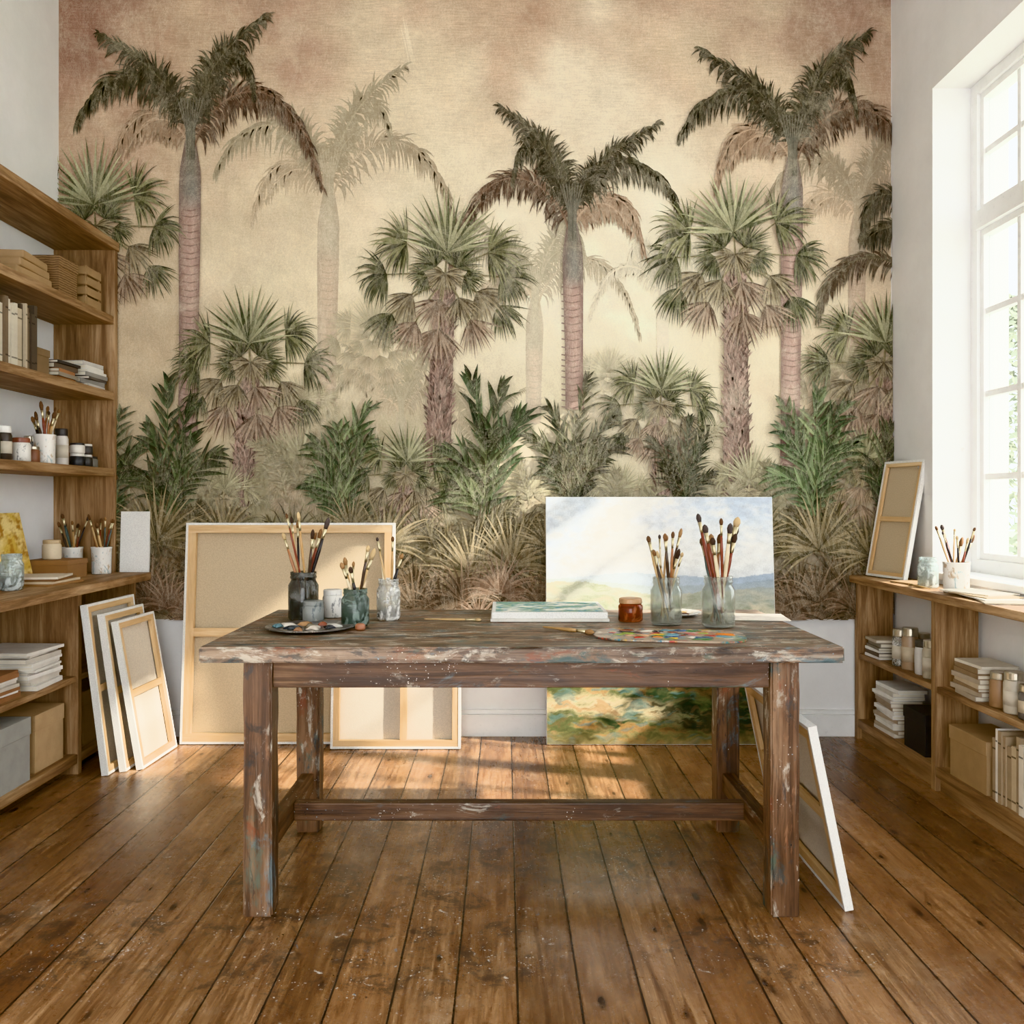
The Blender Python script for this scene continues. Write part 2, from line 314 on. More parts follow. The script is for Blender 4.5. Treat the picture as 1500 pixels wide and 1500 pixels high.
# ------------------------------------------------------------ mural
K=288.
def mixl(a,b,t): return tuple(a[i]*(1-t)+b[i]*t for i in range(3))
def H(r,g,b): return (l1(r),l1(g),l1(b))
class Mur:
    def __init__(s): s.V=[];s.F=[];s.C=[];s.L=.002;s.k=0
    def layer(s): s.L+=1.8e-5
    def add(s,pts,cols,faces):
        s.k=(s.k+1)%5; y=-(s.L+s.k*3.4e-6); b=len(s.V)
        for (px,py),c in zip(pts,cols):
            px=min(1305.,max(86.,px)); py=min(907.,max(-60.,py))
            s.V.append(((px-740)/K,y,1.19+(735-py)/K)); s.C.append(c)
        for f in faces: s.F.append([i+b for i in f])
    def strip(s,path,ws,cL,cR):
        n=len(path); pts=[];cols=[]
        for i,(x,y) in enumerate(path):
            a=path[max(0,i-1)];b=path[min(n-1,i+1)]
            dx,dy=b[0]-a[0],b[1]-a[1]; l=math.hypot(dx,dy) or 1; nx,ny=-dy/l,dx/l
            w=ws[i]/2
            pts+=[(x-nx*w,y-ny*w),(x+nx*w,y+ny*w)]; cols+=[cL[i],cR[i]]
        s.add(pts,cols,[(2*i,2*i+1,2*i+3,2*i+2) for i in range(n-1)])
    def leaf(s,x,y,a,L,w,bend,c0,c1,n=4,split=False,fanp=False):
        if x+L<80 or x-L>1312: return
        path=[(x,y)];
        for i in range(n):
            g=bend*math.cos(a)*(2.*(i+.5)/n if fanp else 1)
            a+=-g/n
            x+=math.cos(a)*L/n; y-=math.sin(a)*L/n; path.append((x,y))
        if fanp:
            pr=[0,.5,1.,.8,.5,.28,0]; ws=[w*pr[round(i*6/n)] for i in range(n+1)]; ws[0]=.6
        else: ws=[w*min(1,.35+3*i/n)*(1-(i/n)**2.2) for i in range(n+1)]
        cs=[mixl(c0,c1,i/n) for i in range(n+1)]
        if not split: s.strip(path,ws,cs,cs)
        else:
            m=len(path); pts=[];cols=[]
            for i,(px,py) in enumerate(path):
                q=path[max(0,i-1)];b=path[min(m-1,i+1)]; dx,dy=b[0]-q[0],b[1]-q[1]; l=math.hypot(dx,dy) or 1; nx,ny=-dy/l,dx/l; h=ws[i]/2
                if ny>0: nx,ny=-nx,-ny
                d=tuple(v*.5 for v in cs[i]); e=tuple(min(1,v*1.35) for v in cs[i])
                pts+=[(px-nx*h,py-ny*h),(px,py),(px,py),(px+nx*h,py+ny*h)]; cols+=[e,cs[i],d,d]
            fs=[]
            for i in range(m-1):
                a0=4*i;b0=4*i+4; fs+=[(a0,a0+1,b0+1,b0),(a0+2,a0+3,b0+3,b0+2)]
            s.add(pts,cols,fs)
    def frond(s,P,L,w,n,cd,cl,droop=.9,split=False,spr=55,rach=None,rw=3.6):
        s.layer(); P=[Vector(p) for p in P]
        def B(t):
            if len(P)==3: return P[0]*(1-t)**2+P[1]*2*t*(1-t)+P[2]*t*t
            return P[0]*(1-t)**3+P[1]*3*t*(1-t)**2+P[2]*3*t*t*(1-t)+P[3]*t**3
        for i in range(n):
            t=.08+.92*i/(n-1); p=B(t); q=B(min(1,t+.02)) if t<.98 else p+(p-B(.97)); d=q-p; ta=math.atan2(-d.y,d.x)
            for sd in (1,-1):
                a=ta+sd*math.radians(spr*(1-.55*t)+U(-13,13))
                LL=L*(.4+.75*math.sin(math.pi*min(1,.15+t*.82)))*U(.65,1.25)
                up=math.sin(a)>.2
                c=mixl(cd,cl,U(0,.95)**1.2 if sd*math.cos(ta)>0 else U(0,.5))
                s.leaf(p.x,p.y,a,LL*(.8 if up else 1),w*U(.7,1.2),droop*U(.5,1.5),tuple(v*.8 for v in c),c,4,split)
        s.layer()
        path=[tuple(B(i/14)) for i in range(15)]; rc=rach or mixl(cd,cl,.9)
        s.strip(path,[rw*(1-.78*i/14) for i in range(15)],[rc]*15,[mixl(rc,cd,.6)]*15)
        s.layer()
    def fan(s,cx,cy,a,Rr,spread,n,cd,cl,droop=.3):
        if cx+Rr<80 or cx-Rr>1312: return
        s.layer(); a=math.radians(a); sp=math.radians(spread)
        for j in sorted(range(n),key=lambda j:-abs(j-(n-1)/2)):
            k=(j/(n-1)-.5); aa=a+k*sp+U(-.03,.03); LL=Rr*(1-.4*abs(k)**1.6*1.2)*U(.85,1.1)
            c=mixl(cd,cl,min(1,max(0,(.78 if j%2 else .12)+U(-.2,.25))))
            s.leaf(cx,cy,aa,LL,Rr*sp/n*.52+.8,droop*U(.3,1.9),tuple(v*.5 for v in c),tuple(v*1.08 for v in c),6,fanp=True)
        s.layer()
M=Mur()
ctl=[((90,0),(156,123,109)),((400,0),(179,150,131)),((750,0),(201,176,152)),((1000,0),(189,163,141)),((1300,0),(156,126,112)),
((100,200),(185,156,135)),((300,120),(203,180,155)),((600,120),(223,207,179)),((850,110),(239,228,203)),((1100,100),(214,195,168)),((1300,150),(180,154,133)),
((150,400),(198,178,150)),((400,300),(216,201,172)),((650,300),(229,217,189)),((900,350),(243,234,211)),((1250,350),(210,191,164)),
((200,600),(204,186,156)),((450,500),(225,212,181)),((700,480),(236,224,194)),((900,480),(241,232,206)),((1100,550),(231,218,188)),((1300,550),(200,181,154)),
((100,880),(118,105,87)),((400,800),(168,158,128)),((640,850),(154,143,116)),((900,700),(210,199,170)),((1250,900),(124,109,92)),((90,-60),(146,113,99)),((750,-60),(176,147,126)),((1300,-60),(146,113,99))]
nx,ny=90,72
pts=[];cols=[];fs=[]
for j in range(ny+1):
    for i in range(nx+1):
        x=86+1219*i/nx; y=-60+967*j/ny
        sw=0;c=[0,0,0]
        qx=x+120*mnoise.fractal(Vector((x*.006,y*.006,0)),.6,2,4); qy=y+110*mnoise.fractal(Vector((x*.006,y*.006,9)),.6,2,4)
        for (p,cc) in ctl:
            w=1/((qx-p[0])**2+(qy-p[1])**2+2500)**1.4; h=H(*cc); sw+=w
            for k in range(3): c[k]+=w*h[k]
        v=1+.13*mnoise.fractal(Vector((x*.012,y*.02,3)),.6,2,5)
        pts.append((x,y)); cols.append(tuple(min(.86,k/sw*v) for k in c))
for j in range(ny):
    for i in range(nx):
        a=j*(nx+1)+i; fs.append((a,a+1,a+nx+2,a+nx+1))
M.L=.0015; M.add(pts,cols,fs); M.L=.002
for k in range(4):
    x=590+U(-4,8); M.strip([(x,20+k*6),(x+6,60),(x+16,108+U(-10,10))],[0,2.4,0],[H(238,226,202)]*3,[H(230,216,190)]*3)

def royal(cx,cy,by,s=1.,mir=1,fade=0,bgc=(205,184,146)):
    DK,LT=H(50,48,39),H(112,108,88); BR,BL=H(82,65,56),H(144,120,102); PK,PL=H(146,123,103),H(196,171,147)
    TP,TE,TG=H(184,156,144),H(118,98,92),H(130,128,121)
    bg=H(*bgc)
    f=lambda c: mixl(c,bg,fade)
    DK,LT,BR,BL,PK,PL,TP,TE,TG=[f(c) for c in (DK,LT,BR,BL,PK,PL,TP,TE,TG)]
    n=int(76*(1 if fade==0 else .7)); W=3.6*s
    def q(*P): return [(cx+mir*p[0]*s,cy+p[1]*s) for p in P]
    M.layer(); N=26
    path=[];ws=[]
    yt=cy+8*s
    for i in range(N+1):
        t=i/N; y=yt+(by-yt)*t; d=y-cy
        w=13*s+ (17*s)*min(1,max(0,(d-8*s)/(55*s))) + 2*s*math.sin(t*6)
        path.append((cx+mir*(-4*s*t),y)); ws.append(w)
    def tc(i,k):
        d=(path[i][1]-cy)/s
        base=TG if d<100 else (mixl(TG,TP,min(1,(d-100)/25)))
        if d<60: base=mixl(base,LT,.35)
        return mixl(base,TE,k)
    for a,b,k0,k1 in ((-.5,-.2,.9,.25),(-.2,.15,.25,.0),(.15,.5,.0,.8)):
        pts=[];cols=[]
        for i in range(N+1):
            pts+=[(path[i][0]+a*ws[i],path[i][1]),(path[i][0]+b*ws[i],path[i][1])]; cols+=[tc(i,k0),tc(i,k1)]
        M.add(pts,cols,[(2*i,2*i+1,2*i+3,2*i+2) for i in range(N)])
    M.layer(); y=cy+118*s
    while y<by:
        w=30*s; M.strip([(cx-w/2-2*s,y-1),(cx,y+2*s),(cx+w/2-2*s,y-1)],[1.9*s]*3,[mixl(TE,TP,.1)]*3,[mixl(TE,TP,.4)]*3); y+=U(8,13)*s
    D=2.0
    M.frond(q((-3,22),(-30,-40),(-98,-50),(-112,62)),36*s,W,n,PK,PL,D)
    M.frond(q((-2,22),(-20,-20),(-60,-35),(-92,30)),30*s,W,n//2,PK,PL,D)
    M.frond(q((4,30),(30,-64),(146,-120),(192,84)),36*s,W*1.1,int(n*1.5),mixl(DK,BR,.7),BL,D,spr=66)
    M.frond(q((0,0),(-30,-104),(-130,-104),(-166,-10)),38*s,W*1.1,n,DK,LT,D)
    M.frond(q((0,0),(-34,-70),(-46,-86),(-134,-140)),34*s,W*1.1,n,DK,LT,1.7)
    M.frond(q((2,0),(12,-80),(74,-182),(94,-50)),34*s,W*1.1,n,DK,LT,D)
    M.frond(q((0,-5),(24,-74),(34,-112),(110,-164)),38*s,W*1.1,n,DK,LT,1.7)
    M.frond(q((0,4),(-14,-40),(-30,-60),(-46,-66)),26*s,W,n//2,DK,mixl(DK,LT,.6),.6)
    M.frond(q((0,4),(14,-40),(24,-60),(44,-70)),26*s,W,n//2,DK,mixl(DK,LT,.6),.6)
    for k in range(9):
        a=-6+k*1.5; M.strip([(cx+a*.8*s,cy+45*s),(cx+a*s,cy),(cx+a*3.2*s,cy-45*s)],[2.6*s,2.6*s,1.3*s],[mixl(LT,TG,.5)]*3,[mixl(DK,TG,.3)]*3)

GD,GLt=H(60,65,49),H(154,153,116); BD,BLt=H(98,81,70),H(188,165,144)
def shag(x0,y0,x1,y1,w0,w1,fade=0,bgc=(200,180,140)):
    bg=H(*bgc); A,B,Cc=[mixl(c,bg,fade) for c in (H(100,83,76),H(182,155,142),H(52,43,39))]
    M.layer(); M.strip([(x0+(x1-x0)*i/8,y0+(y1-y0)*i/8) for i in range(9)],[w0+(w1-w0)*i/8 for i in range(9)],[A]*9,[mixl(A,B,.5)]*9)
    M.layer(); n=int(abs(y1-y0)*2.2)
    for i in range(n):
        t=i/n; x=x0+(x1-x0)*t+U(-.5,.5)*(w0+(w1-w0)*t); y=y0+(y1-y0)*t
        sd=(x-(x0+(x1-x0)*t)); a=math.pi/2-sd*.03+U(-.35,.35)+ (math.pi if R()<.35 else 0)
        r=R(); M.leaf(x,y,a,U(6,15),U(2,4),.2,mixl(Cc,B,r*.8),mixl(A,B,r),3)
        if i%12==0: M.layer()
def fanpalm(cx,cy,s,trunk=None,fade=0,bgc=(205,186,146),mir=1):
    bg=H(*bgc); f=lambda c: mixl(c,bg,fade)
    if trunk: shag(cx,cy+.3*s,trunk[0],trunk[1],trunk[2]*.8,trunk[2],fade,bgc)
    L=[(-1.0,.72,244,.66,'d',110,.7),(1.0,.58,-58,.68,'d',110,.7),(-.12,.98,-97,.74,'b',125,.3),(-.55,.86,-122,.62,'b',110,.4),(.48,.82,-62,.68,'b',110,.4),
       (-.62,.38,230,.66,'m',110,.6),(.6,.34,-48,.68,'m',110,.6),(-.1,.48,-104,.66,'b',140,.3),(.25,.44,-76,.58,'m',120,.3),
       (-1.10,.04,198,.66,'d',160,1.1),(1.06,.08,-20,.66,'d',160,1.1),
       (-.34,.06,215,.44,'d',140,.7),(.36,.08,-30,.44,'d',140,.7),(0,.02,-90,.44,'m',240,.3),
       (-.72,-.50,172,.72,'g',180,.9),(.82,-.34,4,.76,'g',180,.9),
       (-.16,-.1,122,.54,'d',140,.3),(.2,-.08,58,.54,'d',140,.3),(.04,-.34,86,1.14,'t',160,.16)]
    hub=(cx,cy+.12*s)
    M.layer()
    for pas in (0,1):
        for dx,dy,a,r,k,spd,dr in L:
            if mir<0: dx=-dx; a=180-a
            x,y=cx+dx*s*.92,cy+dy*s
            cd,cl={'b':(BD,BLt),'d':(H(50,56,43),H(126,127,97)),'m':(mixl(BD,GD,.5),mixl(BLt,GLt,.5)),'g':(GD,GLt),'t':(H(78,85,60),H(190,189,152))}[k]
            if pas==0:
                M.layer(); M.strip([hub,((hub[0]+x)/2,(hub[1]+y)/2-5),(x,y)],[3.4,2.6,2.],[f(H(150,140,108))]*3,[f(H(84,78,60))]*3)
            else: M.fan(x,y,a+U(-8,8),s*r*U(.94,1.06),spd+U(-10,10),int(spd/5.6),f(cd),f(cl),dr)
royal(482,262,600,1.0,1,fade=.56,bgc=(214,199,170))
royal(784,424,620,.80,1,fade=.58,bgc=(232,220,191))
royal(1256,300,640,.80,1,fade=.54,bgc=(206,187,160))
royal(970,420,640,.55,-1,fade=.82,bgc=(241,231,206))
royal(588,592,700,.62,1,fade=.58,bgc=(223,209,178))
royal(700,640,760,.5,-1,fade=.7,bgc=(223,209,178))
fanpalm(545,500,48,(545,640,18),.68,(222,208,176))
fanpalm(1235,560,55,(1235,700,20),.58,(208,191,163))
fanpalm(890,560,40,None,.72,(233,221,192))
fanpalm(440,600,40,None,.66,(222,208,176))
royal(280,190,642,1.0,1)
royal(838,312,600,.93,-1)
royal(1160,214,700,1.0,1)
fanpalm(142,330,84,(135,620,30),mir=-1)
for P,cd in (([(1330,300),(1300,270),(1262,285),(1262,350)],H(54,52,43)),([(1330,330),(1290,330),(1270,350)],H(54,52,43)),([(1330,400),(1270,350),(1205,390),(1196,468)],H(80,65,54))):
    M.frond(P,32,3.8,50,cd,H(112,107,88),1.5)
fanpalm(368,530,78,(352,765,34),mir=-1)
fanpalm(652,400,84,(640,700,38))
fanpalm(1076,372,88,(1078,735,40),mir=-1)
fanpalm(966,592,58,(968,730,24))
fanpalm(1292,530,78,(1295,760,30))
# faded fan palms standing between the green clumps
for x,y,s,fd in ((440,690,46,.45),(620,730,40,.4),(905,730,40,.45),(1095,720,46,.4),(780,735,36,.5),(330,730,40,.4)):
    fanpalm(x,y,s,None,fd,(206,193,162))
for k in range(18):
    x=86+1219*(k+R())/18; y=U(720,780); bg=H(206,194,164); f=U(.2,.55)
    tx=x+U(-60,60); ty=y-U(50,100)
    M.frond([(x,y),(x+(tx-x)*.2,y+(ty-y)*.7),(tx,ty)],32,3.,22,mixl(H(66,67,52),bg,f),mixl(H(128,124,98),bg,f),.8,False,45,rw=2)
fanpalm(595,695,54,(590,800,22))
fanpalm(1262,690,50,None,.1)
for k in range(36):
    x=86+1219*(k+R())/36; y=U(775,825)
    f=U(.0,.4); bg=H(182,168,138)
    M.fan(x,y,U(50,130),U(45,72),190,30,mixl(H(52,50,40),bg,f*.6),mixl(H(124,116,90),bg,f*.6),.9)
def bush(bx,by,tips,L,w,n,cd,cl,dr=.6):
    for tx,ty in tips:
        tx=bx+(tx-bx)*.9+U(-8,8);ty+=U(-10,10)
        mx=bx+(tx-bx)*U(.05,.4); my=by+(ty-by)*.75; k=U(.85,1.1); g=U(.75,1.15); y_=U(0,.2)
        A=mixl(tuple(v*g for v in cd),H(70,60,42),y_); B=mixl(tuple(v*g for v in cl),H(150,134,98),y_)
        M.frond([(bx+U(-10,10),by),(mx,my),(tx,ty)],L*k,w*U(.85,1.1),int(n*k),A,B,dr,True,U(28,42),rw=2.4)
G1=(H(44,58,42),H(104,122,88)); G2=(H(60,78,56),H(128,146,106)); G3=(H(38,45,36),H(90,98,76)); G4=(H(72,70,50),H(142,134,102))
bush(165,765,[(120,620),(185,600),(205,660),(150,680)],52,7.5,11,*G1)
bush(250,765,[(250,560),(290,600),(215,620),(320,675),(280,650),(200,690)],56,7.5,12,*G1)
bush(505,760,[(535,600),(470,650),(505,625),(455,700),(550,650),(480,710)],56,8,11,*G2)
bush(712,760,[(692,560),(745,575),(660,655),(775,615),(668,710),(720,640)],66,9,11,*G1)
bush(838,755,[(862,560),(805,590),(905,605),(775,645),(900,665),(840,630),(880,640),(795,690),(915,645),(820,680)],42,4.8,18,*G3)
bush(1000,755,[(940,655),(1040,645),(1000,620),(962,690),(1045,690),(1020,660),(980,650)],34,4.,19,*G3)
bush(1190,755,[(1135,585),(1200,575),(1240,600),(1258,660),(1145,640),(1125,700),(1210,650)],58,8,11,*G2)
bush(1290,760,[(1300,630),(1275,690)],46,7,11,*G1)
bush(120,835,[(100,740),(150,740),(180,760)],50,7,11,*G1)
for k in range(26):
    x=86+1219*(k+R())/26; y=U(800,850); cd,cl=random.choice((G1,G3,G4,G4,G3)); tx=x+U(-60,60); ty=y-U(40,80)
    M.frond([(x,y),(x+(tx-x)*.2,y+(ty-y)*.7),(tx,ty)],U(28,44),U(3.4,6),15,mixl(cd,H(96,84,64),.4),mixl(cl,H(146,128,100),.4),.7,True,34,rw=2)
for k in range(40):
    x=86+1219*(k+R())/40; y=U(835,900)
    M.fan(x,y,U(50,130),U(45,80),200,28,H(66,58,45),H(132,116,92),.8)
FB,FL=H(88,82,61),H(168,153,121)
for x,y,r,a in ((235,795,92,95),(330,785,66,70),(565,800,84,95),(515,775,56,120),(690,840,84,100),(748,830,84,80),(800,800,56,75),(1195,805,88,95),(1110,790,62,110),(1270,815,70,90),(960,815,62,90),(430,815,62,90),(890,850,60,90),(1050,840,66,85)):
    M.fan(x,y,a,r,215,40,FB,FL,.5)
for k in range(40):
    x=86+1219*(k+R())/40; y=U(870,915); t=U(0,1)
    M.fan(x,y,90+U(-30,30),U(40,75),190,32,mixl(H(76,66,52),H(120,98,82),t),mixl(H(142,123,101),H(168,143,123),t),.9)
me=bpy.data.meshes.new('wall_mural'); me.from_pydata(M.V,[],M.F)
ca=me.color_attributes.new('Col','FLOAT_COLOR','POINT')
ca.data.foreach_set('color',[x for c in M.C for x in (max(0,c[0]),max(0,c[1]),max(0,c[2]),1.)])
me.materials.append(MURAL)
print('mural faces',len(M.F),'depth',M.L)
topobj('wall_mural','sepia and green tropical palm wallpaper mural on plaster wall','mural',me,(0,YB,0))

# ------------------------------------------------------------ canvases
def vgrid(name,w,h,nu,nv,fn,mat,y=0.,flat=False):
    V=[];F=[];cc=[]
    for j in range(nv+1):
        for i in range(nu+1):
            u,v=i/nu,j/nv; V.append((u*w,v*h,y) if flat else (u*w,y,v*h)); c=fn(u,v); cc+=[*[max(0,q) for q in c[:3]],1.]
    for j in range(nv):
        for i in range(nu):
            a=j*(nu+1)+i; F.append((a,a+1,a+nu+2,a+nu+1))
    me=bpy.data.meshes.new(name); me.from_pydata(V,[],F); ca=me.color_attributes.new('Col','FLOAT_COLOR','POINT'); ca.data.foreach_set('color',cc)
    me.materials.append(mat); return me
def plane_matrix(p0,p1,lean,h,t,zb):
    p0=Vector((*p0,0));p1=Vector((*p1,0)); x=(p1-p0).normalized(); y0=Vector((0,0,1)).cross(x)
    z=(Vector((0,0,1))*math.cos(lean)+y0*math.sin(lean)); y=z.cross(x)
    w=(p1-p0).length
    low=min((y*b+z*c).z for b in (0,t) for c in (0,h))
    o=Vector((p0.x,p0.y,zb-low+.0006))
    m=Matrix.Identity(4)
    for i in range(3): m[i][0],m[i][1],m[i][2],m[i][3]=x[i],y[i],z[i],o[i]
    return m,w
def canvas(p0,p1,lean,h,label,side='back',t=.035,bw=.045,hb=(),vb=(),linen=LINEN,zb=0.,art=None,group=None,name='stretched_canvas',cat='canvas'):
    m,w=plane_matrix(p0,p1,lean,h,t,zb)
    o=topobj(name,label,cat,M=m,group=group)
    e=.003
    mb=MB()
    if side=='back':
        mb.box(e,w-e,t-.002,t,e,h-e,1)
        ya,yb=0,t
    else:
        mb.box(e,w-e,0.001,.003,e,h-e,0); ya,yb=0.001,t
    mb.box(0,e,ya,yb,0,h,0); mb.box(w-e,w,ya,yb,0,h,0); mb.box(e,w-e,ya,yb,0,e,0); mb.box(e,w-e,ya,yb,h-e,h,0)
    if side=='back':
        f=.011
        mb.box(0,f,-.0015,0,0,h,0); mb.box(w-f,w,-.0015,0,0,h,0); mb.box(f,w-f,-.0015,0,0,f,0); mb.box(f,w-f,-.0015,0,h-f,h,0)
    part('canvas_cloth',mb.build('canvas_cloth',[PRIMED,linen]),o)
    y0,y1=(.0003,t-.008) if side=='back' else (.008,t-.001)
    part('stretcher_bar',boxm('bar',e,w-e,y0,y1,e,bw,pineX,.001),o)
    part('stretcher_bar',boxm('bar',e,w-e,y0,y1,h-bw,h-e,pineX,.001),o)
    part('stretcher_bar',boxm('bar',e,bw,y0,y1,bw,h-bw,pineZ,.001),o)
    part('stretcher_bar',boxm('bar',w-bw,w-e,y0,y1,bw,h-bw,pineZ,.001),o)
    for z in hb: part('cross_bar',boxm('bar',bw,w-bw,y0+.002,y1-.004,z*h-bw*.42,z*h+bw*.42,pineX,.001),o)
    for x in vb: part('cross_bar',boxm('bar',x*w-bw*.42,x*w+bw*.42,y0+.004,y1-.006,bw,h-bw,pineZ,.001),o)
    if art: part('painted_surface',vgrid('painted',w-.004,h-.004,art[1],art[2],art[0],PAINTV),o,(.002,0,.002))
    return o
canvas((-1.594,4.345),(-.552,4.345),.085,1.085,'large unpainted canvas showing linen back and pine stretcher','back',hb=(.5,),bw=.05)
canvas((-.84,4.262),(-.215,4.262),.075,.60,'small stretched canvas with pale back and central bar','back',vb=(.56,),linen=LINENL,bw=.04)
def N(x,y,z=0,o=5): return mnoise.fractal(Vector((x,y,z)),.55,2.1,o)
def cl01(x): return min(1,max(0,x))
def landscape(u,v):
    n1=N(u*2.2,v*3.5,1); n2=N(u*5,v*9,2); n3=N(u*24,v*40,5,3)
    wu,wv=u+.03*N(u*6,v*12,40,3),v+.02*N(u*8,v*8,50,3)
    n4=N(wu*7,wv*24,8,5); n5=N(wu*3.2,wv*11,14,4); n6=N(wu*14,wv*44,61,3)
    far=.675+.016*math.sin(u*7-1.2)+.010*n1+(.05*(u-.5) if u>.5 else 0)
    mid=.655+.014*math.sin(u*5+2)+.012*n1
    near=.62+.05*max(0,.5-u)+.012*math.sin(u*9)+.02*n1
    if v>far:
        t=(v-.66)/.34
        c=mixl(H(224,224,219),H(188,199,210),cl01(t*.9+n1*.6))
        br=math.exp(-((u-.38-.35*(v-.8))/.2)**2)*.8+max(0,n2*.9)
        c=mixl(c,H(240,237,229),cl01(br))
        c=mixl(c,H(182,189,200),cl01(n1*1.3)*.5)
        c=mixl(c,H(210,214,215),cl01((.06-(v-far))*14))
    elif v>mid:
        c=mixl(H(196,203,205),H(166,179,192),cl01((u-.3)*2.2))
    elif v>near:
        c=mixl(H(182,190,188),H(146,160,172),cl01((u-.35)*2.2)); c=mixl(c,H(206,208,198),cl01((v-near)*-8+.5)*.5)
    elif v>.47:
        d=near-v
        c=mixl(H(188,188,170),H(156,160,136),cl01(d*7+n4)); c=mixl(c,H(212,204,176),cl01(n5*2+.1)); c=mixl(c,H(140,152,154),cl01((u-.6)*2)*cl01(1-d*9))
    else:
        c=mixl(H(92,98,64),H(140,132,88),cl01(.5+n4*2.2))
        c=mixl(c,H(50,64,42),cl01((n5+.3*(u-.3))*4))
        gl=math.exp(-((v-.12-.04*math.sin(u*4+1))/.04)**2)*cl01(1.1-abs(u-.25)*1.8)
        c=mixl(c,H(222,206,164),cl01(gl*1.3+n4*1.4*gl-.1))
        c=mixl(c,H(158,116,72),cl01(n4*5-.7)*.65)
        c=mixl(c,H(92,122,118),cl01(N(wu*9,wv*30,77,3)*5-1.1)*.6)
        dk=math.exp(-((v-.15-.05*math.sin(u*6))/.08)**2)*cl01((u-.36)*3.5)
        c=mixl(c,H(34,44,33),cl01(dk*1.3+n4*2.6*dk)*.92)
        c=mixl(c,H(100,76,54),cl01(n6*4-.4)*.5*cl01((.24-v)*8))
        c=mixl(c,H(150,130,90),cl01((.06-v)*16)*.6)
        c=tuple(x*(1+.45*n6) for x in c)
    return tuple(x*(1+.12*n3) for x in c)
canvas((.203,4.335),(1.335,4.335),.085,1.215,'large landscape painting with pale sky and green meadow','front',art=(landscape,240,300),name='landscape_painting',cat='painting',hb=(.5,))
canvas((.988,3.28),(.988,2.575),-.20,.545,'linen-backed canvas leaning against the side of the worktable','back',hb=(.5,),linen=LINENL,t=.024)
LS=[((-1.722,3.845),(-1.707,4.30),.745,.128),((-1.668,3.90),(-1.652,4.29),.70,.145),((-1.606,3.93),(-1.59,4.30),.665,.175)]
for i,(a,b,h,ln) in enumerate(LS):
    canvas(a,b,ln,h,['tall white-edged canvas leaning against wooden cabinet','white-edged canvas sandwiched in the leaning stack','front canvas of the stack, pale linen back with pine bar'][i],'back',hb=(.5,),linen=LINENL,t=.028,bw=.036,group='canvases leaning on the cabinet')
# ------------------------------------------------------------ table
tb=topobj('work_table','large rustic wooden worktable covered in dried paint','table',loc=(.046,2.93,0))
def wob(name,x0,x1,y0,y1,z0,z1,mat,nx,ny,nz,amp):
    bm=bmesh.new(); bmesh.ops.create_cube(bm,size=1)
    for v in bm.verts: v.co=Vector((x0+(v.co.x+.5)*(x1-x0),y0+(v.co.y+.5)*(y1-y0),z0+(v.co.z+.5)*(z1-z0)))
    bmesh.ops.bevel(bm,geom=bm.edges[:],offset=.005,segments=2,affect='EDGES')
    for ax,nn,lo,hi in ((0,nx,x0,x1),(1,ny,y0,y1),(2,nz,z0,z1)):
        for k in range(1,nn):
            no=[0,0,0];no[ax]=1;co=[0,0,0];co[ax]=lo+(hi-lo)*k/nn
            bmesh.ops.bisect_plane(bm,geom=bm.verts[:]+bm.edges[:]+bm.faces[:],plane_co=co,plane_no=no)
    for v in bm.verts:
        p=v.co.copy(); q=mnoise.noise_vector(p*9)*amp+mnoise.noise_vector(p*31)*amp*.5
        q.z*= (.3 if mat is TX else 1); 
        if p.z>z0+1e-5 and p.z<z1-1e-5 or mat is not TX: v.co+=Vector((q.x,q.y,q.z if z0<p.z<z1 and mat is TX else 0))
    me=bpy.data.meshes.new(name); bm.to_mesh(me); bm.free(); me.materials.append(mat); return me
part('tabletop',wob('tabletop',-.912,.912,-.43,.447,.735,.78,TX,60,16,2,.004),tb)
for sx in (-1,1):
    for y0 in (-.39,.26):
        x0=sx*.797-(.082 if sx>0 else 0)
        part('leg',wob('leg',x0,x0+.082,y0,y0+.082,0.,.7345,TZ,2,2,16,.0025),tb)
part('apron',boxm('apron',-.714,.714,-.378,-.352,.655,.7345,TXs,.003),tb)
part('apron',boxm('apron',-.714,.714,.29,.316,.655,.7345,TXs,.003),tb)
for sx in (-1,1):
    part('apron',boxm('apron',sx*.756-.013,sx*.756+.013,-.307,.259,.655,.7345,TY,.003),tb)
    part('stretcher',boxm('stretcher',sx*.756-.022,sx*.756+.022,-.307,.259,.15,.215,TY,.004),tb)
part('stretcher',boxm('stretcher',-.733,.733,-.045,0.0,.152,.210,TXs,.004),tb)
TZt=.781

# ------------------------------------------------------------ jars, brushes
def jar(x,y,z,r,h,glass,label,kind='glass',name='glass_jar',group=None,fill=None,cat='jar'):
    o=topobj(name,label,cat,loc=(x,y,z+.0004),group=group)
    if kind=='glass':
        P=[(0,0),(r*.9,0),(r,.008),(r,h*.72),(r*.82,h*.82),(r*.82,h*.86),(r*.87,h*.865),(r*.87,h*.91),(r*.83,h*.92),(r*.86,h*.95),(r*.86,h),(r*.79,h),(r*.77,h*.83),(r*.94,h*.71),(r*.94,.01),(0,.01)]
    else:
        P=[(0,0),(r*.93,0),(r*.97,.006),(r*.96,h*.3),(r,h*.9),(r*1.04,h*.95),(r*1.04,h),(r*.95,h),(r*.92,h*.9),(r*.9,.01),(0,.01)]
    part('jar_body' if kind=='glass' else 'pot_body',MB().lathe(P,28).build('jar',[glass]),o)
    if fill:
        fh,fm=fill; rr=r*.93 if kind=='glass' else r*.89
        part('liquid',MB().lathe([(0,.011),(rr,.011),(rr,h*fh),(0,h*fh)],24,sm=False).build('liquid',[fm]),o)
    return o
_lc=[0]
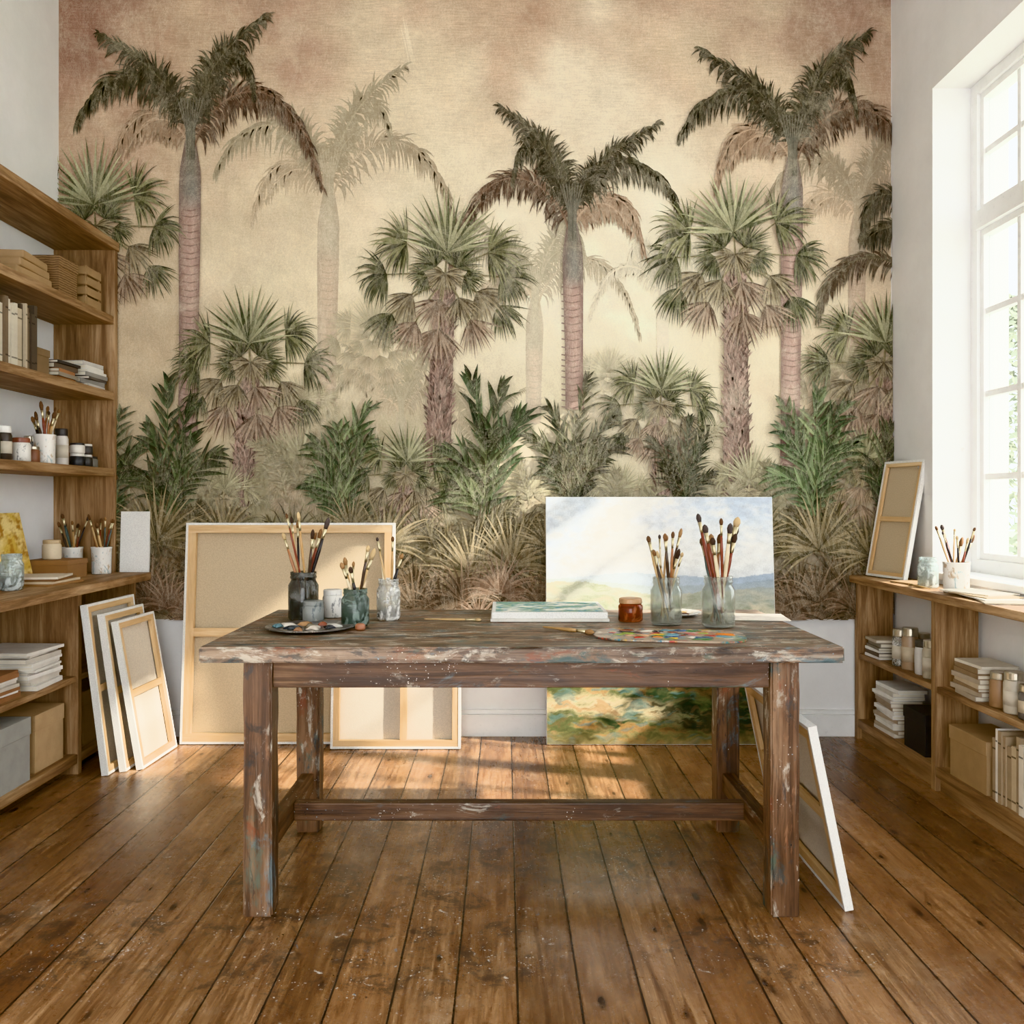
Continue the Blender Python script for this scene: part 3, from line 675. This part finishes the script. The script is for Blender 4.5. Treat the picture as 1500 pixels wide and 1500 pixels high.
def lidjar(x,y,z,r,h,bodym,lidm,label,name='paint_jar',group=None,cat='jar',lab=True):
    o=topobj(name,label,cat,loc=(x,y,z+.0004),group=group); _lc[0]+=1
    part('jar_body',MB().lathe([(0,0),(r*.92,0),(r,.005),(r,h*.72),(r*.88,h*.79),(r*.86,h*.82),(0,h*.82)],24).build('jb',[bodym]),o)
    part('lid',MB().lathe([(0,h*.8),(r*.92,h*.8),(r*.95,h*.815),(r*.92,h*.83),(r*.92,h*.97),(r*.86,h),(0,h)],24,sm=False).build('lid',[lidm],.0006),o)
    if lab and h>.1 and _lc[0]%3: part('paper_label',MB().lathe([(r*1.0,h*.2),(r*1.012,h*.2),(r*1.012,h*.55),(r*1.0,h*.55)],24).build('lab',[LABELS[_lc[0]%3]]),o)
    return o
HC=[plain(c,.35) for c in ((200,168,120),(128,66,46),(44,40,40),(76,60,48),(182,146,98),(84,98,94),(160,110,74),(218,202,170))]
BC=[plain(c,.9) for c in ((100,72,50),(158,122,84),(70,54,44),(196,170,128),(128,94,64),(78,68,64))]
_bm={}
def brushmesh(L,rr,bl,hi,bi):
    k=(round(L,2),round(rr,4),round(bl,3),hi,bi)
    if k in _bm: return _bm[k]
    hl=L-bl-.035
    a=MB().lathe([(0,0),(rr*.45,.004),(rr*.6,hl*.3),(rr*1.15,hl*.82),(rr*.8,hl),(0,hl)],10).build('handle',[HC[hi]])
    b=MB().lathe([(0,hl),(rr*.85,hl),(rr*.95,hl+.012),(rr*.88,hl+.014),(rr*1.1,hl+.035),(0,hl+.035)],10).build('ferrule',[FERR])
    c=MB().lathe([(0,hl+.035),(rr*1.05,hl+.035),(rr*1.5,hl+.035+bl*.45),(rr*1.1,hl+.035+bl*.8),(rr*.25,L),(0,L)],10).build('bristles',[BC[bi]])
    _bm[k]=(a,b,c); return _bm[k]
def brush_at(p,d,L,rr,bl,hi,bi,label,group=None):
    M4=Matrix.Translation(p)@d.to_track_quat('Z','Y').to_matrix().to_4x4()
    o=topobj('paintbrush',label,'paintbrush',M=M4,group=group)
    a,b,c=brushmesh(L,rr,bl,hi,bi)
    part('handle',a,o);part('ferrule',b,o);part('bristles',c,o); return o
def brushes(x,y,z,r,h,n,L,group,rs=(.0032,.006),seed=1,lab='wooden-handled paintbrush standing bristles up in a jar'):
    rg=random.Random(seed)
    for i in range(n):
        a=2*math.pi*(i+rg.uniform(-.25,.25))/n+.4; q=rg.uniform(.55,1)
        off=Vector((-math.sin(a),math.cos(a),0))*r*.25
        d0=Vector((math.cos(a),math.sin(a),0))
        b=Vector((x,y,z+.0135))-d0*r*.42*q+off; tpt=Vector((x,y,z+h))+d0*r*.56*q+off
        LL=L*rg.uniform(.80,1.08); rr=rg.uniform(*rs)
        brush_at(b,(tpt-b).normalized(),LL,rr,rr*rg.choice((4,5,7)),rg.randrange(8),rg.randrange(6),lab,group)
WATER=glassmat('murky_water',(238,237,231),.2,(186,182,172)); MUD=plain((120,120,114),.3)
jar(-.70,3.08,TZt,.052,.166,GLD,'dark smoky glass jar holding tall paintbrushes on worktable',fill=(.4,MUD)); brushes(-.70,3.08,TZt,.052,.166,9,.345,'brushes in the dark jar',seed=3)
lidjar(-.612,3.15,TZt,.036,.098,TINW,TINW,'small cream paint tin beside the dark jar',lab=False)
lidjar(-.648,3.00,TZt,.036,.075,TING,TING,'squat grey paint pot beside the dark jar',lab=False)
jar(-.495,2.93,TZt,.046,.122,GLG,'grey-green cloudy jar with short brushes',fill=(.6,plain((136,150,142),.4))); brushes(-.495,2.93,TZt,.046,.122,6,.25,'brushes in the grey-green jar',seed=5)
jar(-.405,3.08,TZt,.041,.142,GLW,'milky glass jar with three slim brushes',fill=(.3,WATER)); brushes(-.405,3.08,TZt,.041,.142,4,.27,'brushes in the milky jar',seed=8)
jar(.537,2.96,TZt,.052,.158,GL,'clear glass jar holding a bundle of slim brushes',fill=(.35,WATER)); brushes(.537,2.96,TZt,.052,.158,10,.30,'brushes in the clear jar',seed=11)
jar(.70,2.915,TZt,.054,.165,GL,'clear glass jar holding large paint-stained brushes',fill=(.3,WATER)); brushes(.70,2.915,TZt,.054,.165,11,.34,'large brushes in the clear jar',(.004,.0085),seed=14)
o=topobj('paint_jar','small amber glass paint jar with tan lid','jar',loc=(.43,3.045,TZt+.0004))
part('jar_body',MB().lathe([(0,0),(.038,0),(.042,.004),(.042,.052),(.036,.060),(.034,.061),(.034,.056),(.039,.050),(.039,.006),(0,.006)],28).build('jb',[GLA]),o)
part('paint_fill',MB().lathe([(0,.007),(.0385,.007),(.0385,.046),(0,.046)],24,sm=False).build('pf',[TERRA]),o)
part('lid',MB().lathe([(0,.0615),(.039,.0615),(.040,.064),(.039,.076),(.036,.079),(0,.079)],28,sm=False).build('lid',[plain((186,146,108),.4)],.0006),o)
def blob(r,h,seed,mat):
    rg=random.Random(seed); mb=MB(); seg=14
    vs=[(0,0,h)];
    for ring,(k,z) in enumerate(((.5,.85),(.85,.45),(1,0))):
        for i in range(seg):
            a=2*math.pi*i/seg; q=r*k*(1+.34*math.sin(3*a+seed)+.2*rg.uniform(-1,1)); vs.append((q*math.cos(a),q*math.sin(a)*.6,h*z))
    fs=[(0,1+i,1+(i+1)%seg) for i in range(seg)]
    for rr in range(2):
        for i in range(seg):
            fs.append((1+rr*seg+i,1+(rr+1)*seg+i,1+(rr+1)*seg+(i+1)%seg,1+rr*seg+(i+1)%seg))
    fs.append(tuple(1+2*seg+(seg-1-i) for i in range(seg)))
    mb.add(vs,fs,0,True); return mb.build('blob',[mat])
pl=topobj('paint_plate','dark round plate smeared with daubs of paint','plate',loc=(-.625,2.85,TZt+.0004))
part('plate',MB().lathe([(0,0),(.09,0),(.14,.008),(.142,.011),(.136,.012),(.09,.006),(0,.006)],36).build('plate',[stained('smeared_plate',(96,92,88),[(12,(58,58,60)),(18,(150,146,138)),(26,(190,180,166))])]),pl)
for i,(dx,dy,r,c) in enumerate([(-.08,.02,.028,(214,208,198)),(-.03,.05,.026,(190,150,110)),(.03,.05,.024,(150,90,70)),(.07,.01,.026,(190,186,178)),(-.05,-.04,.026,(66,72,78)),(.02,-.04,.03,(212,202,188)),(.0,.0,.026,(130,122,106)),(.07,-.05,.018,(50,52,56)),(-.1,-.02,.018,(100,130,138)),(-.02,-.08,.022,(160,120,90))]):
    part('paint_dab',blob(r,.012,i,plain(c,.25)),pl,(dx,dy,.006 if math.hypot(dx,dy)<.085 else .009),(0,0,i*.9))
topobj('paint_pot_lid','small terracotta paint cap beside the plate','lid',MB().lathe([(0,0),(.014,0),(.017,.005),(.016,.015),(.011,.02),(0,.021)],20).build('cap',[plain((164,112,86),.4)]),(-.462,2.83,TZt+.001))
def study(u,v):
    n1=N(u*4,v*5,12); n2=N(u*14,v*18,3)
    c=mixl(H(216,222,220),H(142,172,140),cl01(.5+n1*2)); c=mixl(c,H(80,150,170),cl01(n2*2))
    return mixl(c,H(236,234,222),cl01(-n1*2.6))
o=topobj('small_painting','small canvas laid flat with loose blue-green study','painting',loc=(-.05,3.02,TZt+.0004))
part('backing_board',boxm('bb',0,.405,0,.33,0,.010,plain((216,212,204),.7),.001),o)
part('canvas_block',boxm('cb',.004,.40,.004,.325,.0102,.032,PRIMED,.002),o)
part('painted_surface',vgrid('ps',.37,.295,50,40,study,PAINTV,.0326,True),o,(.017,.019,0))
pb=topobj('artist_palette','wooden palette board covered in blended bright paint','palette',loc=(.50,2.70,TZt+.0004),rot=(0,0,math.radians(-10)))
mb=MB(); seg=48; vs=[];
for z in (0,.005):
    for i in range(seg):
        a=2*math.pi*i/seg; ca_,sa=math.cos(a),math.sin(a); e=.5
        vs.append((.225*math.copysign(abs(ca_)**e,ca_),.125*math.copysign(abs(sa)**e,sa),z))
fs=[tuple(range(seg-1,-1,-1)),tuple(range(seg,2*seg))]+[(i,(i+1)%seg,seg+(i+1)%seg,seg+i) for i in range(seg)]
mb.add(vs,fs); part('board',mb.build('pal',[stained('palette_surface',(164,144,122),[(7,(128,110,96)),(8,(112,132,140)),(10,(170,96,64)),(9,(80,66,56)),(12,(196,160,80)),(11,(178,76,58)),(12,(58,82,94)),(13,(92,120,76)),(10,(206,198,184)),(18,(60,120,140))])],0),pb)
pc=[(176,46,36),(214,126,44),(216,184,70),(76,116,70),(54,88,128),(106,150,164),(214,208,196),(130,70,48),(40,42,50),(180,78,86),(146,160,84),(198,156,122)]
rg=random.Random(4)
for i,c in enumerate(pc+pc[:6]+pc[3:9]+pc[7:12]+pc[2:11]):
    a=2*math.pi*i/18+(.2 if i>17 else 0)+rg.uniform(-.15,.15); q=rg.uniform(.62,.98) if i<18 else rg.uniform(.1,.7)
    part('paint_dab',blob(rg.uniform(.010,.032),rg.uniform(.0015,.004),i+3,plain(c,.22)),pb,(.19*q*math.cos(a),.10*q*math.sin(a),.005),(0,0,rg.uniform(-.5,.5)))
sp=topobj('paint_plate','small white saucer with dried paint at the table edge','plate',loc=(.62,3.2,TZt+.0004))
part('plate',MB().lathe([(0,0),(.05,0),(.085,.01),(.086,.013),(.08,.013),(.05,.005),(0,.005)],28).build('plate',[POT]),sp)
for i,(dx,dy,c) in enumerate([(-.03,0,(150,90,50)),(.02,.02,(210,170,90)),(.02,-.03,(90,60,50))]): part('paint_dab',blob(.016,.008,i,plain(c,.3)),sp,(dx,dy,.005))
topobj('sketch_paper','loose sheet of pale sketch paper on the table','paper',boxm('paper',-.13,.13,-.09,.09,0,.002,plain((228,220,208),.8),0),(.86,3.14,TZt+.0004),(0,0,-.1))
brush_at(Vector((.12,2.86,TZt+.0065)),Vector((.6,-.5,0)).normalized(),.2,.006,.03,4,1,'paintbrush lying flat on the tabletop')
brush_at(Vector((-.28,3.05,TZt+.0065)),Vector((1,-.12,0)).normalized(),.2,.004,.02,0,3,'slim paintbrush lying flat on the tabletop')

# ------------------------------------------------------------ left furniture
CB=topobj('shelf_cabinet','long low oak cabinet with open shelves','cabinet',loc=(XL+.02,3.6,0))
def LB(n,x0,x1,y0,y1,z0,z1,m,b=.003,par=None,org=None):
    og=org; return part(n,boxm(n,x0-og[0],x1-og[0],y0-og[1],y1-og[1],z0-og[2],z1-og[2],m,b),par)
o3=(XL+.02,3.6,0); xw=XL+.018
LB('worktop',xw,-1.786,2.7,4.49,.797,.835,shelfY,.004,CB,o3)
for y in (2.72,3.87,4.455):
    LB('side_panel',xw,-1.862,y,y+.032,.0,.7965,shelfZ,.002,CB,o3)
LB('base_board',xw,-1.865,2.753,3.869,.05,.09,shelfY,.002,CB,o3); LB('base_board',xw,-1.865,3.903,4.454,.05,.09,shelfY,.002,CB,o3)
LB('shelf',xw,-1.87,2.753,3.869,.405,.43,shelfY,.002,CB,o3); LB('shelf',xw,-1.87,3.903,4.454,.405,.43,shelfY,.002,CB,o3)
BKC=topobj('bookshelf','tall open oak shelf standing on the cabinet','shelf',loc=(XL+.02,3.7,.8354))
o4=(XL+.02,3.7,.8354)
for y in (2.98,4.458): LB('side_panel',XL+.001,-1.962,y,y+.034,.8354,2.455,shelfZ,.002,BKC,o4)
LB('top_board',XL+.001,-1.955,2.97,4.497,2.4555,2.50,shelfY,.003,BKC,o4)
for z in (2.12,1.74,1.357): LB('shelf',XL+.001,-1.965,3.015,4.457,z-.040,z,shelfY,.002,BKC,o4)

def book(x,y,z,w,d,t,col,upright=False,rot=0,group=None,label='hardback book',name='book',cat='book'):
    cm=plain(col,.7); e=.0022; mb=MB(); pg=MB()
    if not upright:
        mb.box(-w/2,w/2,-d/2,d/2,0,e); mb.box(-w/2,w/2,-d/2,d/2,t-e,t); mb.box(w/2-e,w/2,-d/2,d/2,e,t-e)
        pg.box(-w/2+.003,w/2-e,-d/2+.003,d/2-.003,e,t-e)
    else:
        mb.box(-w/2,w/2,-t/2,-t/2+e,0,d); mb.box(-w/2,w/2,t/2-e,t/2,0,d); mb.box(w/2-e,w/2,-t/2+e,t/2-e,0,d)
        for q in (.12,.82): mb.box(w/2,w/2+.0012,-t/2+e,t/2-e,d*q,d*q+.006,1)
        pg.box(-w/2+.003,w/2-e,-t/2+e,t/2-e,.003,d-.003)
    dk=plain(tuple(int(v*.62) for v in col),.7)
    o=topobj(name,label,cat,mb.build('cover',[cm,dk]),(x,y,z+.0003),(0,0,rot),group=group)
    part('pages',pg.build('pages',[plain((226,218,200),.9)]),o); return o
PAL=[(222,214,200),(200,188,168),(150,140,126),(234,230,222),(110,96,84),(186,170,148),(70,66,64),(208,200,188),(168,120,84),(120,130,132)]
WH=[(230,227,220),(224,219,210),(214,207,196),(236,233,226),(196,189,178)]
def stack(x,y,z,n,w,d,t0,t1,cols,group,label,rot=0,seed=0):
    rg=random.Random(seed+n)
    for i in range(n):
        t=rg.uniform(t0,t1); k=rg.uniform(.84,1)
        book(x+rg.uniform(-.006,.006),y+rg.uniform(-.01,.01),z,w*k,d*rg.uniform(.82,1),t,rg.choice(cols),rot=rot+rg.uniform(-.09,.09),group=group,label=label); z+=t+.0004
    return z
def row(x,y0,y1,z,h,w,cols,group,label,rot=0,seed=0,tk=(.012,.032)):
    rg=random.Random(seed+5); y=y0
    while y<y1:
        t=rg.uniform(*tk); hh=h*rg.uniform(.78,1); ww=w*rg.uniform(.85,1)
        book(x,y+t/2,z,ww,hh,t,rg.choice(cols),True,rot=rot,group=group,label=label); y+=t+.0015
def lbox(x,y,z,w,d,h,bm_,label,name='storage_box',lid=True,rot=0,cat='box',group=None):
    o=topobj(name,label,cat,loc=(x,y,z+.0004),rot=(0,0,rot),group=group)
    hl=h*.72 if lid else h
    mb=MB(); e=.005
    mb.box(-w/2,w/2,-d/2,d/2,0,e); mb.box(-w/2,-w/2+e,-d/2,d/2,e,hl); mb.box(w/2-e,w/2,-d/2,d/2,e,hl); mb.box(-w/2+e,w/2-e,-d/2,-d/2+e,e,hl); mb.box(-w/2+e,w/2-e,d/2-e,d/2,e,hl)
    part('box_body',mb.build('bd',[bm_]),o)
    if lid: part('lid',boxm('ld',-w/2-.004,w/2+.004,-d/2-.004,d/2+.004,hl+.0002,h,bm_,.003),o)
    return o
for i in range(3): topobj('wrapped_parcel','flat brown paper parcel on the shelf','parcel',boxm('pk',-.11,.11,-.14+i*.01,.14-i*.012,0,.034,KRAFT,.008),(-2.09,3.74,2.1205+i*.0345),(0,0,.05*i),group='brown parcels on the shelf')
lbox(-2.09,4.04,2.12,.20,.17,.17,WICK,'woven wicker lidded basket on the shelf','wicker_basket',cat='basket')
# slatted wooden crate
o=topobj('slatted_crate','tall slatted wooden crate on the shelf','crate',loc=(-2.09,4.31,2.1204))
mb=MB()
for sx in (-1,1):
    for sy in (-1,1): mb.box(sx*.08-.008,sx*.08+.008,sy*.065-.008,sy*.065+.008,0,.20)
mb.box(-.072,.072,-.057,.057,.004,.012)
part('crate_frame',mb.build('cf',[shelfZ],.001),o)
for k in range(4):
    z=.012+k*.048
    mb=MB(); mb.box(-.090,.090,-.080,-.0735,z,z+.038); mb.box(-.090,.090,.0735,.080,z,z+.038); mb.box(.0885,.095,-.073,.073,z,z+.038); mb.box(-.095,-.0885,-.073,.073,z,z+.038)
    part('slat_ring',mb.build('sl',[KRAFT],.001),o)
row(-2.08,3.30,3.76,1.74,.30,.2,[(228,220,204),(214,204,186),(190,176,152),(120,104,86),(206,198,180),(90,80,70)],'upright books on the shelf','pale upright hardback book on the shelf',seed=2)
lbox(-2.09,3.86,1.74,.16,.10,.115,plain((136,114,88),.8),'small brown archive box on the shelf')
stack(-2.09,4.05,1.74,5,.2,.2,.010,.022,PAL,'flat books on the shelf','book lying flat in a low stack',seed=4)
stack(-2.08,4.30,1.74,7,.2,.22,.011,.022,[(110,104,98),(200,196,190),(150,146,140),(226,222,214)],'grey book stack on the shelf','grey and white book in a stack',seed=6)
z=1.357
for i,(y,x,r,h,bm_,lm,lb) in enumerate([(3.50,-2.03,.035,.13,plain((60,54,50),.4),plain((230,226,218),.5),'dark paint bottle with white lid'),(3.60,-2.04,.036,.14,plain((70,62,56),.3),plain((236,234,228),.5),'brown glass bottle with white lid'),(3.72,-2.03,.038,.10,TINW,plain((136,84,66),.4),'white paint jar with red lid'),
 (3.66,-2.14,.035,.12,plain((190,184,174),.5),METAL,'grey jar with metal lid'),(4.10,-2.05,.030,.17,plain((216,210,202),.4),plain((60,56,54),.4),'tall white bottle with dark cap'),(4.02,-2.15,.03,.13,TING,METAL,'grey paint bottle'),(3.81,-2.03,.03,.07,plain((130,88,66),.4),METAL,'small rust-coloured jar'),
 (4.21,-2.03,.034,.06,plain((50,50,52),.4),plain((224,220,212),.5),'small dark jar with white lid'),(4.29,-2.03,.034,.06,plain((60,58,56),.4),plain((214,210,204),.5),'small dark jar with white lid'),(4.37,-2.04,.032,.055,plain((120,116,108),.4),plain((60,56,52),.5),'small grey jar with dark lid')]):
    lidjar(x,y,z,r,h,bm_,lm,lb+' on the shelf')
lidjar(-2.03,4.21,z+.0608,.034,.05,plain((220,214,204),.4),plain((70,66,64),.5),'small white jar stacked on another jar'); lidjar(-2.03,4.29,z+.0608,.034,.05,plain((70,66,64),.4),plain((220,216,208),.5),'small dark jar stacked on another jar')
jar(-2.04,3.93,z,.045,.13,POT,'white ceramic pot of brushes on the shelf','pot','brush_pot',cat='pot'); brushes(-2.04,3.93,z,.045,.13,9,.25,'brushes on the shelf',seed=21,lab='dark paintbrush standing in a white pot')
z=.8352
jar(-1.99,4.375,z,.047,.132,POT,'white ceramic pot holding brushes beside shelf panel','pot','brush_pot',cat='pot'); brushes(-1.99,4.375,z,.047,.132,8,.29,'brushes in the first white pot',seed=31,lab='wooden paintbrush in a white pot')
jar(-2.125,4.36,z,.047,.132,POT,'white ceramic pot holding brushes against the wall','pot','brush_pot',cat='pot'); brushes(-2.125,4.36,z,.047,.132,7,.28,'brushes in the second white pot',seed=33,lab='wooden paintbrush in a white pot')
canvas((-1.935,4.452),(-1.79,4.452),.06,.305,'small blank white canvas leaning on the wall','front',zb=z,t=.016,bw=.025)
lbox(-2.11,4.17,z,.20,.19,.085,plain((156,118,82),.6),'low wooden box with lid','wooden_box')
lidjar(-2.13,4.17,z+.0856,.042,.09,plain((220,204,176),.6),plain((204,180,144),.6),'cream pot on the wooden box')
for i,(c) in enumerate(((160,122,84),(216,198,170),(130,96,66),(226,214,196))): topobj('painting_board','thin painting board in a flat stack on the cabinet','board',boxm('pbd',-.13+.01*i,.13-.005*i,-.13,.13-.012*i,0,.009,plain(c,.6),.001),(-2.02,3.84,z+.0003+i*.0094),(0,0,.1*i-.1),group='flat boards on the cabinet')
def yel(u,v):
    n1=N(u*3,v*3,7); return mixl(mixl(H(216,184,100),H(236,214,148),cl01(.5+n1*2)),H(176,128,60),cl01(N(u*9,v*9,1)*1.8))
canvas((-2.155,3.60),(-2.155,4.06),.22,.31,'small yellow abstract painting leaning on the wall','front',zb=z,t=.016,bw=.025,art=(yel,40,40),name='yellow_painting',cat='painting')
jar(-1.98,3.56,z,.045,.145,GLB,'pale cloudy glass jar on the cabinet',fill=(.4,WATER))
z=.4302
stack(-2.03,3.66,z,11,.30,.27,.008,.020,WH,'white paper stack in the cabinet','white sketchbook in a tall stack',seed=9)
stack(-2.03,3.36,z,8,.28,.24,.008,.020,WH+[(150,110,80)],'second paper stack in the cabinet','pale sketchbook in a low stack',seed=12)
lbox(-2.04,3.70,.0902,.28,.23,.235,CARD,'tan cardboard storage box in the cabinet')
lbox(-2.01,3.40,.0902,.26,.22,.25,GREYBOX,'grey fabric storage box in the cabinet')
lbox(-2.06,4.17,.0902,.3,.3,.24,KRAFT,'brown cardboard storage box in the cabinet')

# ------------------------------------------------------------ right cabinet
o5=(1.86,3.6,0)
RC=topobj('shelf_cabinet','low narrow oak cabinet with open shelves under the window','cabinet',loc=o5)
xr=XR-.018
LB('worktop',1.735,XR-.001,2.6,4.49,.785,.82,shelfY,.004,RC,o5)
for y in (2.62,3.65,4.455): LB('side_panel',1.768,xr,y,y+.034,0,.7845,shelfZ,.002,RC,o5)
for a,b in ((2.655,3.649),(3.685,4.454)):
    LB('base_board',1.77,xr,a,b,.06,.10,shelfY,.002,RC,o5); LB('shelf',1.775,xr,a,b,.405,.43,shelfY,.002,RC,o5)
    LB('kick_board',1.79,1.806,a,b,0.,.0598,shelfY,.001,RC,o5)
z=.4302
stack(1.862,4.34,z,6,.15,.18,.012,.022,PAL[:4]+[(110,96,84)],'flat books on cabinet shelf','worn book lying flat in a stack',math.pi,seed=15)
for x,y,r,h,bm_,lm,lb in ((1.835,4.12,.036,.17,GLW,METAL,'tall cloudy jar with metal lid'),(1.835,4.02,.037,.19,plain((168,144,120),.4),METAL,'tall jar of tan pigment'),(1.84,3.91,.034,.15,plain((206,202,196),.4),plain((80,76,70),.4),'white jar with dark lid'),(1.835,3.82,.036,.165,plain((190,180,160),.4),METAL,'jar of pale pigment'),(1.91,4.06,.034,.16,plain((150,146,140),.4),METAL,'grey pigment jar')):
    lidjar(x,y,z,r,h,bm_,lm,lb+' on the cabinet shelf')
stack(1.862,3.45,z,8,.155,.22,.010,.022,[(206,190,164),(150,128,104),(224,216,200),(180,166,148)],'sketchbooks on cabinet shelf','tan sketchbook lying in a stack',math.pi,seed=18)
for x,y,r,h,bm_,lm,lb in ((1.83,3.285,.034,.13,plain((160,128,98),.4),METAL,'tan pigment jar'),(1.83,3.19,.036,.15,plain((196,186,168),.4),METAL,'pale pigment jar'),(1.83,3.10,.034,.12,plain((110,104,98),.4),METAL,'grey pigment jar'),(1.905,3.27,.03,.10,plain((70,68,66),.4),METAL,'small dark jar')):
    lidjar(x,y,z,r,h,bm_,lm,lb+' on the cabinet shelf')
z=.1002
stack(1.862,4.19,z,13,.155,.25,.011,.021,WH+[(176,160,140)],'tall book stack in cabinet','pale book in a tall flat stack',math.pi,seed=22)
lbox(1.865,3.88,z,.15,.20,.18,BLACKBOX,'black archive box in the cabinet')
lbox(1.865,3.42,z,.165,.27,.20,KRAFT,'brown cardboard box in the cabinet')
row(1.862,2.9,3.24,z,.27,.16,[(224,214,196),(200,180,150),(170,150,124),(232,226,214)],'upright books in cabinet','cream upright book in the cabinet',math.pi,seed=25)
z=.8203
canvas((1.80,4.43),(1.86,4.14),.19,.575,'unpainted canvas leaning by the window, pine stretcher back','back',hb=(.5,),zb=z,t=.02,bw=.028,linen=LINEN)
jar(1.835,3.61,z,.05,.125,POT,'paint-stained ceramic pot of brushes by the window','pot','brush_pot',cat='pot'); brushes(1.835,3.61,z,.05,.125,9,.26,'brushes by the window',seed=41,lab='wooden paintbrush in a stained pot')
jar(1.82,3.82,z,.042,.13,GLB,'pale glass jar by the window',fill=(.55,WATER))
for i in range(4): topobj('sketch_paper','loose sketch sheets by the window','paper',boxm('sp',-.075,.075,-.12,.12,0,.005,plain([(226,214,192),(236,232,222),(206,186,156),(232,224,208)][i],.8),0),(1.84,3.30+.05*i,z+.0003+i*.0053),(0,0,.2*i-.3),group='papers by the window')
topobj('drawing_board','thin tan board beneath the window','board',boxm('db',-.06,.06,-.07,.07,0,.008,KRAFT,.001),(1.84,4.02,z+.0003),(0,0,.2))
brush_at(Vector((1.775,3.70,z+.006)),Vector((.04,1,0)).normalized(),.22,.005,.02,0,3,'paintbrush lying flat on the cabinet')

# ------------------------------------------------------------ outside
struct('ground_outside',boxm('go',2.6,40,-20,45,-.5,-.3,plain((180,184,168),.9),0),'pale lawn outside the window')
def hedge(rx,ry,h,n,seed):
    rg=random.Random(seed); mb=MB()
    for i in range(n):
        z=rg.random()**.7*h; k=math.sin(math.pi*min(1,.25+.75*z/h))**.5; a=rg.uniform(0,6.28); q=rg.uniform(.7,1)*k
        p=Vector((rx*q*math.cos(a),ry*q*math.sin(a),z-.3)); s=rg.uniform(.06,.13)
        u=Vector((rg.uniform(-1,1),rg.uniform(-1,1),rg.uniform(-1,1))).normalized(); w=u.orthogonal().normalized()
        mb.add([p-u*s,p+w*s*.45,p+u*s,p-w*s*.45],[(0,1,2,3)])
    return mb.build('hedge',[plain((140,146,124),.8)])
for k,(x,y,h) in enumerate(((7.4,13.4,4.6),(9.0,10.2,4.0))):
    o=topobj('garden_hedge','sunlit pale leafy hedge outside the window','hedge',hedge(1.3,1.3,h,5000,k),(x,y,0)); o['kind']='stuff'

# ------------------------------------------------------------ light
w=bpy.data.worlds.new('World'); S.world=w; w.use_nodes=True
bg=w.node_tree.nodes['Background']; bg.inputs[0].default_value=(.925,.962,1.0,1); bg.inputs[1].default_value=7.9
sd=bpy.data.lights.new('sun','SUN'); sd.energy=19; sd.angle=.03; sd.color=(1,.93,.83)
so=bpy.data.objects.new('sun',sd); COL.objects.link(so); so.location=(8,-1,8); so.rotation_euler=Vector((-1,.28,-.7)).to_track_quat('-Z','Y').to_euler()

cam=bpy.data.cameras.new('camera'); co=bpy.data.objects.new('camera',cam); COL.objects.link(co)
co.location=(0,0,1.19); co.rotation_euler=(math.pi/2,0,0); cam.sensor_width=36; cam.lens=1300/1500*36
cam.shift_x=10/1500; cam.shift_y=-15/1500; cam.clip_start=.05
S.camera=co
try: S.view_settings.view_transform='Khronos PBR Neutral'
except Exception as e: print(e)
